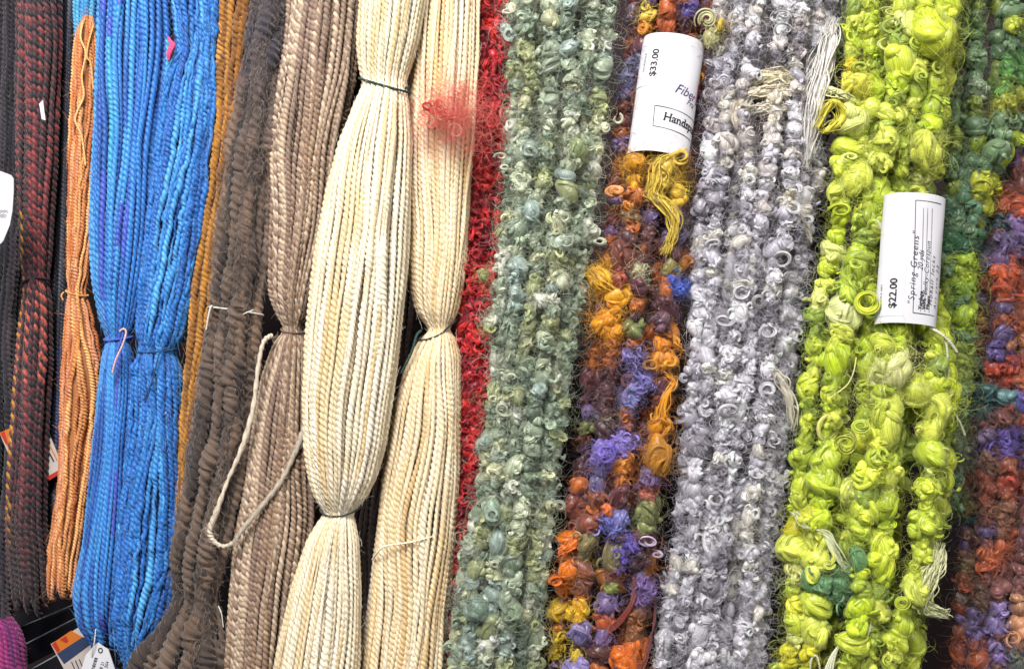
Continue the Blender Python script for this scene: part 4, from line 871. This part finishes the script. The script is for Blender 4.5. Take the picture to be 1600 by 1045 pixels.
class Paper:
    """a paper band wrapped round a skein: u across (arc px), v down along its axis"""
    def __init__(s, root, fr, top, bot, rx, rz, d0, tilt=0.12):
        global CUR
        CUR = fr; s.zz = d0 + rz * .8
        s.root, s.fr = root, fr; s.top = fix([*top, s.zz])[:2]; s.bot = fix([*bot, s.zz])[:2]; s.rx, s.rz, s.d0, s.tilt = rx, rz, d0, tilt
        s.h = np.linalg.norm(s.bot - s.top); s.ev = (s.bot - s.top) / s.h; s.eu = np.array([s.ev[1], -s.ev[0]])
    def uv(s, px, py):
        global CUR
        CUR = s.fr
        q = fix([px, py, s.zz])[:2] - s.top; x = q @ s.eu; th = math.asin(max(-.999, min(.999, x / s.rx)))
        v = q @ s.ev + s.tilt * s.rz * math.cos(th)
        return th * s.rx, v
    def pos(s, u, v, off=0.0):
        th = u / s.rx; x = (s.rx + off) * np.sin(th); d = (s.rz + off) * np.cos(th)
        p = s.top + np.outer(x, s.eu) + np.outer(v, s.ev)
        return np.stack([p[:, 0], p[:, 1] - s.tilt * d, s.d0 + d], -1)
    def local(s, P):
        px, py, Y = s.fr; k = S * (D + Y) / D
        return [((p[0] - px) * k, -(p[2] - s.fr.sh) * k, -(p[1] - py) * k) for p in P]
    def emit(s, name, parent, UV, F, m, off, label=None):
        me = bpy.data.meshes.new(name); me.from_pydata(s.local(s.pos(UV[:, 0], UV[:, 1], off)), [], F); me.update(); me.materials.append(m)
        o = bpy.data.objects.new(name, me); C.objects.link(o); o.parent = parent
        if label: o['label'] = label
        return o
    def sheet(s, name, parent, u0, u1, v0, v1, m, off, thick=0.7, label=None, nu=48, wav=0.0):
        u = np.linspace(u0, u1, nu); vs = np.linspace(v0, v1, 12)
        pts = []
        for o_ in (off + thick, off):
            for v in vs: pts.append(s.pos(u, np.full(nu, v), o_ + wav * np.sin(u * .11 + v * .05) * 1.0))
        P = np.concatenate(pts); n = 12 * nu; F = []
        for i in range(11):
            for j in range(nu - 1):
                a = i * nu + j; F.append((a, a + 1, a + nu + 1, a + nu)); F.append((n + a, n + a + nu, n + a + nu + 1, n + a + 1))
        for j in range(nu - 1):
            F.append((j, n + j, n + j + 1, j + 1)); b = 11 * nu + j; F.append((b, b + 1, n + b + 1, n + b))
        for i in range(11):
            a = i * nu; F.append((a, a + nu, n + a + nu, n + a)); b = i * nu + nu - 1; F.append((b, n + b, n + b + nu, b + nu))
        me = bpy.data.meshes.new(name); me.from_pydata(s.local(P), [], F); me.update(); me.materials.append(m)
        for p in me.polygons: p.use_smooth = abs(p.normal.x) < 2 and p.area > 0 and False
        o = bpy.data.objects.new(name, me); C.objects.link(o); o.parent = parent
        if label: o['label'] = label
        return o
    def text(s, txt, px, py, size, parent, m=None, up=False, bold=0.0, shear=0.0, space=1.0, off=1.3, rot=0.0, serif=False, name='lettering'):
        V, F = text_arrays(txt, size, bold, shear, space)
        if len(V) == 0: return
        u0, v0 = s.uv(px, py)
        a, b = V[:, 0], -V[:, 1]
        if up: a, b = b.copy(), -a.copy()
        c, sn = math.cos(rot), math.sin(rot); a, b = a * c - b * sn, a * sn + b * c
        s.emit(name, parent, np.stack([u0 + a, v0 + b], -1), F, m or ink, off)
    def line(s, p0, p1, wdt, parent, m=None, off=1.3, pxl=True):
        u0, v0 = s.uv(*p0) if pxl else p0; u1, v1 = s.uv(*p1) if pxl else p1
        n = 24; f = np.linspace(0, 1, n); u = u0 + (u1 - u0) * f; v = v0 + (v1 - v0) * f
        ln = math.hypot(u1 - u0, v1 - v0); nx, ny = -(v1 - v0) / ln * wdt / 2, (u1 - u0) / ln * wdt / 2
        UV = np.concatenate([np.stack([u + nx, v + ny], -1), np.stack([u - nx, v - ny], -1)])
        F = [(i, i + 1, n + i + 1, n + i) for i in range(n - 1)]
        s.emit('printed_line', parent, UV, F, m or ink_soft, off)

def serifs(s, word, px, py, size, parent, bold, space, off, rot):
    """slab ends on the stems of the heading"""
    u0, v0 = s.uv(px, py); x = 0.0; UV = []; F = []
    spec = {'H': 'blBLrb', 'a': 'r', 'n': 'lrt', 'd': 'rT', 's': '', 'p': 'Pt', 'u': 'rtu'}
    for i, ch in enumerate(word):
        V, _ = text_arrays(ch, size, bold, 0, space)
        pre = text_arrays(word[:i + 1], size, bold, 0, space)[0]; xr = pre[:, 0].max(); w = V[:, 0].max() - V[:, 0].min(); xl = xr - w
        top = V[:, 1].max(); bot = V[:, 1].min(); sw = size * .09; t = size * .05; e = size * .075
        bars = []
        if ch == 'H': bars = [(xl, 0), (xr - sw, 0), (xl, top - t), (xr - sw, top - t)]
        if ch == 'a': bars = [(xr - sw, 0)]
        if ch == 'n': bars = [(xl, 0), (xr - sw, 0), (xl - e, top - t * 1.5)]
        if ch == 'd': bars = [(xr - sw, 0), (xr - sw - e, top - t)]
        if ch == 'p': bars = [(xl, bot), (xl - e, top - t * 1.5)]
        if ch == 'u': bars = [(xr - sw, 0), (xl - e, top - t), (xr - sw - e, top - t)]
        for bx, by in bars:
            q = np.array([[bx - e, by], [bx + sw + e, by], [bx + sw + e, by + t], [bx - e, by + t]]); n = len(UV)
            UV += [list(p) for p in q]; F.append((n, n + 1, n + 2, n + 3))
    UV = np.array(UV); a, b = UV[:, 0], -UV[:, 1]; c, sn = math.cos(rot), math.sin(rot)
    s.emit('lettering', parent, np.stack([u0 + a * c - b * sn, v0 + a * sn + b * c], -1), F, ink, off)

# $33.00 band
pb = Paper(m_, mf, (1056, 62), (1030, 246), 47, 26, 36, .30)
band = pb.sheet('label_band', m_, -72, 80, 0, pb.h, paper, 0, .8, wav=.3)
st = pb.sheet('price_sticker', band, -71, pb.uv(1031, 130)[0], pb.uv(1010, 60)[1] + 4, pb.uv(1010, 134)[1], paper, .9, .5, nu=16)
pb.text('$33.00', 1024.5, 121, 15.5, st, ink, up=True, off=2.0, bold=.022, rot=.03)
pb.text('STUDIOLA', 1009.5, 112, 6.3, st, ink_soft, up=True, off=2.0)
pb.text('Fiber D', 1053, 145, 20.5, band, ink_violet, shear=.35, bold=.004, rot=.12)
pb.text('Fra', 1072, 163, 14, band, ink_violet, shear=.35, rot=.14)
pb.text('Handspun', 1036, 189, 17.5, band, ink, bold=.022, space=1.02, rot=.10)
serifs(pb, 'Handspun', 1036, 189, 17.5, band, .022, 1.02, 1.5, .10)
a0, b0 = pb.uv(1024, 166), pb.uv(1021, 198)
pb.line(a0, b0, 1.0, band, pxl=False); pb.line(a0, (78, a0[1] + 9), 1.0, band, pxl=False); pb.line(b0, (78, b0[1] + 9), 1.0, band, pxl=False)
pb.sheet('printed_swatch', band, 62, 79, 40, 62, olive, .9, .3, nu=8, label='olive printed swatch'); pb.sheet('printed_swatch', band, 60, 79, 62.5, 88, mag, .9, .3, nu=8, label='magenta printed swatch')
# $22.00 band
qb = Paper(l_, lf, (1435, 308), (1420, 511), 47, 22, 60, .26)
band2 = qb.sheet('label_band', l_, -72, 72, 0, qb.h, paper, 0, .8, wav=.3)
st2 = qb.sheet('price_sticker', band2, -70, qb.uv(1413, 450)[0], qb.uv(1400, 414)[1], qb.uv(1400, 494)[1], paper, .9, .5, nu=16)
qb.text('$22.00', 1399, 482, 16.8, st2, ink, up=True, off=2.0, bold=.022)
qb.text('STUDIOLA ART', 1380, 486, 6, st2, ink_soft, up=True, off=2.0)
qb.text('"Spring Greens"', 1426.5, 477, 14, band2, ink_soft, up=True, shear=.2, space=1.22)
qb.text('Yardage', 1438.5, 484, 8.6, band2, ink, up=True, bold=.025)
qb.text('20 yds', 1440, 424, 12, band2, ink_soft, up=True, shear=.3)
qb.text('WPI:', 1444.5, 484, 8.6, band2, ink, up=True, bold=.025)
qb.text('Bulky-Corespun', 1447, 462, 11.5, band2, ink_soft, up=True, shear=.3, space=1.1)
qb.text('Fibers', 1450.5, 484, 8.6, band2, ink, up=True, bold=.025)
qb.text('Mohair locks', 1455.5, 478, 11, band2, ink_soft, up=True, shear=.3, space=1.3)
qb.text('Art yarn 22', 1463, 484, 10, band2, ink_soft, up=True, shear=.3, space=1.4)
c0, c1 = qb.uv(1429.5, 314), qb.uv(1425, 489)
qb.line(c0, c1, 1.1, band2, pxl=False); qb.line(c0, (qb.uv(1471, 322)[0], c0[1]), 1.1, band2, pxl=False); qb.line(c1, (qb.uv(1461, 490)[0] , c1[1]), 1.1, band2, pxl=False)
for x in (1441.5, 1448, 1455.5): qb.line(qb.uv(x, 326), (qb.uv(x - 4, 480)[0], c1[1] - 3), .7, band2, pxl=False)

# ---- hanging tags, cards and the rack at the lower left
def card(name, label, cat, pts, Y, m, thick=2.0, group=None):
    """flat cut card: pts in px with local depth"""
    cx = sum(p[0] for p in pts) / len(pts); cy = sum(p[1] for p in pts) / len(pts)
    root, fr = thing(name, label, cat, cx, cy, Y, group)
    return root, fr, poly(name + '_sheet' if False else 'card_sheet', root, fr, pts, m, 0, thick)
def poly(name, parent, fr, pts, m, off=0.0, thick=1.0, label=None):
    px, py, Y = fr; k = S * (D + Y) / D; n = len(pts)
    P = [((p[0] - px) * k, -((p[2] if len(p) > 2 else 0) + off + thick) * k, -(p[1] - py) * k) for p in pts] + [((p[0] - px) * k, -((p[2] if len(p) > 2 else 0) + off) * k, -(p[1] - py) * k) for p in pts]
    F = [tuple(range(n)), tuple(range(2 * n - 1, n - 1, -1))] + [(i, n + i, n + (i + 1) % n, (i + 1) % n) for i in range(n)]
    me = bpy.data.meshes.new(name); me.from_pydata(P, [], F); me.update(); me.materials.append(m)
    o = bpy.data.objects.new(name, me); C.objects.link(o); o.parent = parent
    if label: o['label'] = label
    return o
def flat_text(parent, fr, txt, x, y, size, rot, d, m=ink_soft, bold=0.0):
    V, F = text_arrays(txt, size, bold); px, py, Y = fr; k = S * (D + Y) / D
    c, sn = math.cos(rot), math.sin(rot); a = V[:, 0] * c - V[:, 1] * sn; b = V[:, 0] * sn + V[:, 1] * c
    me = bpy.data.meshes.new('lettering'); me.from_pydata([((x + p - px) * k, -d * k, -(y - q - py) * k) for p, q in zip(a, b)], [], F); me.materials.append(m)
    o = bpy.data.objects.new('lettering', me); C.objects.link(o); o.parent = parent

t1, tf = thing('hanging_tag', 'white swing tag on a navy cord at the left edge of the photo', 'tag', 4, 275, .07)
o = poly('tag_card', t1, tf, [(-20, 262), (2, 268), (18, 274), (22, 280), (22, 300), (20, 330), (16, 352), (6, 376), (2, 381), (-26, 372)], paper, 0, 2)
for i, s_ in enumerate(['3 oz', 'wool', 'lot 9']): flat_text(o, tf, '||| ||', -2 + i * 5, 341, 8, math.radians(68), 2.5)
mb = MB(); strand_path(mb, [(-4, 285, 4), (0, 268, 6), (4, 258, 6), (8, 244, 2), (4, 226, -4), (0, 210, -10)], 2.2, lin((36, 44, 110)), 8); strand_path(mb, [(-2, 284, 5), (3, 270, 7), (6, 258, 7), (14, 240, 0), (12, 225, -6)], 2.0, lin((36, 44, 110)), 8)
mb.build('cord', M_thread, t1, tf)

t2, tf = thing('hanging_tag', 'beige card with a red lower edge tucked behind the red and black skein', 'tag', 75, 720, .125)
o = poly('tag_card', t2, tf, [(0, 676), (64, 646), (100, 730), (64, 757), (62, 756), (34, 756)], kraft, 0, 2)
poly('printed_stripe', o, tf, [(62, 751), (101, 729), (103, 735), (64, 758)], redpr, 2.2, .5, 'red stripe along the lower edge')
poly('printed_picture', o, tf, [(0, 676), (24, 665), (30, 690), (14, 700)], orangep, 2.2, .5, 'orange printed corner'); poly('printed_picture', o, tf, [(2, 676), (8, 673), (14, 694), (10, 692)], redpr, 2.9, .4, 'red print')
poly('printed_picture', o, tf, [(56, 662), (72, 668), (80, 683), (66, 690)], navy, 2.2, .5, 'navy printed band'); poly('printed_picture', o, tf, [(66, 672), (72, 668), (78, 682), (74, 684)], orangep, 2.9, .4, 'orange print')
poly('printed_line', o, tf, [(70, 694), (72, 693), (86, 720), (84, 721)], ink_soft, 2.4, .3); poly('printed_line', o, tf, [(76, 692), (77.5, 691), (91, 718), (89.5, 719)], orangep, 2.4, .3)

t3, tf = thing('hanging_tag', 'white swing tag with a barcode below the blue yarn', 'tag', 160, 1005, .05)
o = poly('tag_card', t3, tf, [(148, 1008), (156, 1001), (162, 1006), (172, 1012), (178, 1030), (182, 1042), (184, 1100), (116, 1100), (128, 1050), (137, 1020)], paper, 6, 2)
bars = [(0, 1.6), (2.4, .8), (4.2, 2), (7.4, .8), (9.4, 1.4), (12, 2.2), (15.4, .8), (17.4, 1.6), (20, .8), (22, 2), (25.4, 1.2), (28, 1.6), (31, .8), (33, 2)]
ev = np.array([-.28, .96]); eu = np.array([.96, .28]); p0 = np.array([151, 1024.])
for a_, w_ in bars:
    q = [p0 + ev * a_, p0 + ev * a_ + eu * 5, p0 + ev * (a_ + w_) + eu * 5, p0 + ev * (a_ + w_)]
    poly('barcode_bar', o, tf, [tuple(v) for v in q], ink, 8.2, .3)
flat_text(o, tf, '08 21', 162, 1046, 7, math.radians(74), 8.8); flat_text(o, tf, 'L 204', 169, 1046, 7, math.radians(74), 8.8)
ring = MB(); th = np.linspace(0, 2 * PI, 20); tubes(ring, np.stack([160 + 3 * np.cos(th), 1013 + 3.6 * np.sin(th), np.full(20, 8.6)], -1)[None], .9, lin((70, 64, 66)), K=5); ring.build('eyelet', M_thread, o, tf)
mb = MB(); strand_path(mb, [(160, 1013, 9), (161, 1004, 12), (164, 990, 14), (166, 970, 8)], 1.0, lin((210, 205, 200)), 6); mb.build('cord', M_thread, t3, tf)

t4, tf = thing('printed_card', 'yarn card printed orange, slate blue and beige below the blue yarn', 'card', 120, 1010, .10)
o = poly('card_sheet', t4, tf, [(80, 1005), (122, 980), (150, 975), (190, 1100), (130, 1100)], kraft, 0, 2)
poly('printed_picture', o, tf, [(81, 1005), (112, 984), (130, 994), (90, 1020)], orangep, 2.1, .4, 'orange printed band'); poly('printed_picture', o, tf, [(90, 1020), (130, 994), (150, 1000), (101, 1036)], navy, 2.1, .4, 'slate blue printed band')
poly('printed_picture', o, tf, [(95, 998), (104, 992), (108, 1000), (104, 1003)], redpr, 2.7, .4, 'red print'); poly('printed_picture', o, tf, [(82, 1005), (88, 1001), (95, 1014), (91, 1018)], redpr, 2.7, .4, 'red print')
for i in range(3): poly('printed_line', o, tf, [(112 + i * 6, 1033 + i * -2), (113.2 + i * 6, 1032 - i * 2), (126 + i * 6, 1062 - i * 2), (124.8 + i * 6, 1063 - i * 2)], ink_soft, 2.2, .3)

blackpl = plain('black_gloss_plastic', (0.012, 0.012, 0.016), 0.22, 0.6, noise=.1); greypl = plain('grey_shelf_metal', (0.05, 0.045, 0.055), 0.4, 0.5)
def bar(name, label, cat, A, B, wdt, Y, m, thick=24, edge=True):
    root, fr = thing(name, label, cat, A[0], A[1], Y)
    A = np.array(A, float); B = np.array(B, float); e = (B - A) / np.linalg.norm(B - A); nrm = np.array([-e[1], e[0]])
    if nrm[1] < 0: nrm = -nrm
    q = [A, B, B + nrm * wdt, A + nrm * wdt]
    o = poly('rail', root, fr, [tuple(v) for v in q], m, -thick, thick)
    bv = o.modifiers.new('bevel', 'BEVEL'); bv.width = 0.0012; bv.segments = 3
    if edge:
        mb = MB(); p = [(A + nrm * -1), (B + nrm * -1)]
        P = np.stack([np.linspace(p[0][0], p[1][0], 24), np.linspace(p[0][1], p[1][1], 24), np.full(24, 0.)], -1)[None]
        tubes(mb, P, 1.3, lin((150, 150, 160)), K=6); mb.build('metal_edge', M_blue, root, fr)
    return root
bar('display_rail', 'upper glossy black display rail at lower left', 'rail', (4, 992), (128, 940), 26, .17, blackpl, edge=True)
bar('display_rail', 'middle black display rail running towards the orange yarn', 'rail', (30, 1012), (150, 950), 30, .16, blackpl)
bar('display_rail', 'lowest black display rail with a pale edge', 'rail', (46, 1048), (150, 990), 40, .15, blackpl)
bar('shelf_edge', 'dull grey shelf edge behind the black rails', 'shelf', (-60, 962), (120, 925), 60, .20, greypl, edge=False)

rs.seed(61)
smooth_skein('yarn_skein', 'magenta and purple skein in the bottom left corner',
    [(968, -30, 10), (985, -34, 24), (1010, -36, 32), (1060, -38, 34), (1120, -38, 34)], .12, 5, 15,
    W((150, 40, 110), (120, 30, 100), (176, 60, 120), (96, 30, 96)), M_silk, tr=.7, nfuzz=150, wob=.1)
rs.seed(62)
t5, tf = thing('hanging_tag', 'tiny white tag on the black part of the red and black skein', 'tag', 60, 170, .06)
poly('tag_card', t5, tf, [(56, 160), (62, 154), (64, 172), (66, 186), (60, 184)], paper, -14, 1.5)

# ================================================================== light, camera, render
def area(name, loc, target, size, power, col, sy=None):
    l = bpy.data.lights.new(name, 'AREA'); l.energy = power; l.color = col; l.shape = 'RECTANGLE'; l.size = size; l.size_y = sy or size
    o = bpy.data.objects.new(name, l); C.objects.link(o); o.location = loc
    import mathutils
    o.rotation_euler = (mathutils.Vector(target) - mathutils.Vector(loc)).to_track_quat('-Z', 'Y').to_euler()
area('ceiling_light', (-0.35, -0.85, 2.2), (0, 0, 1.3), .5, 28, (1, .97, .95), .35)
area('shop_light', (-0.7, -1.3, 1.9), (0, 0, 1.3), .9, 12, (.94, .97, 1))
area('side_light', (0.9, -1.2, 1.8), (0.1, 0, 1.3), .5, 9, (1, .98, .96))
w_ = bpy.data.worlds.new('World'); sc.world = w_; w_.use_nodes = True
w_.node_tree.nodes['Background'].inputs[0].default_value = (.92, .95, 1, 1); w_.node_tree.nodes['Background'].inputs[1].default_value = 0.04

cam = bpy.data.cameras.new('camera'); co = bpy.data.objects.new('camera', cam); C.objects.link(co)
co.location = (0, -D, 1.3); co.rotation_euler = (PI / 2, ROLL, 0)
cam.sensor_width = 36; cam.lens = 36 * D / (1600 * S); cam.clip_start = .02; cam.clip_end = 50
sc.camera = co
sc.view_settings.view_transform = 'Standard'; sc.view_settings.look = 'None'; sc.view_settings.gamma = 1; sc.view_settings.exposure = 0.06
sc.cycles.max_bounces = 6; sc.cycles.diffuse_bounces = 3
print('VERTS', sum(len(o.data.vertices) for o in bpy.data.objects if o.type == 'MESH'))
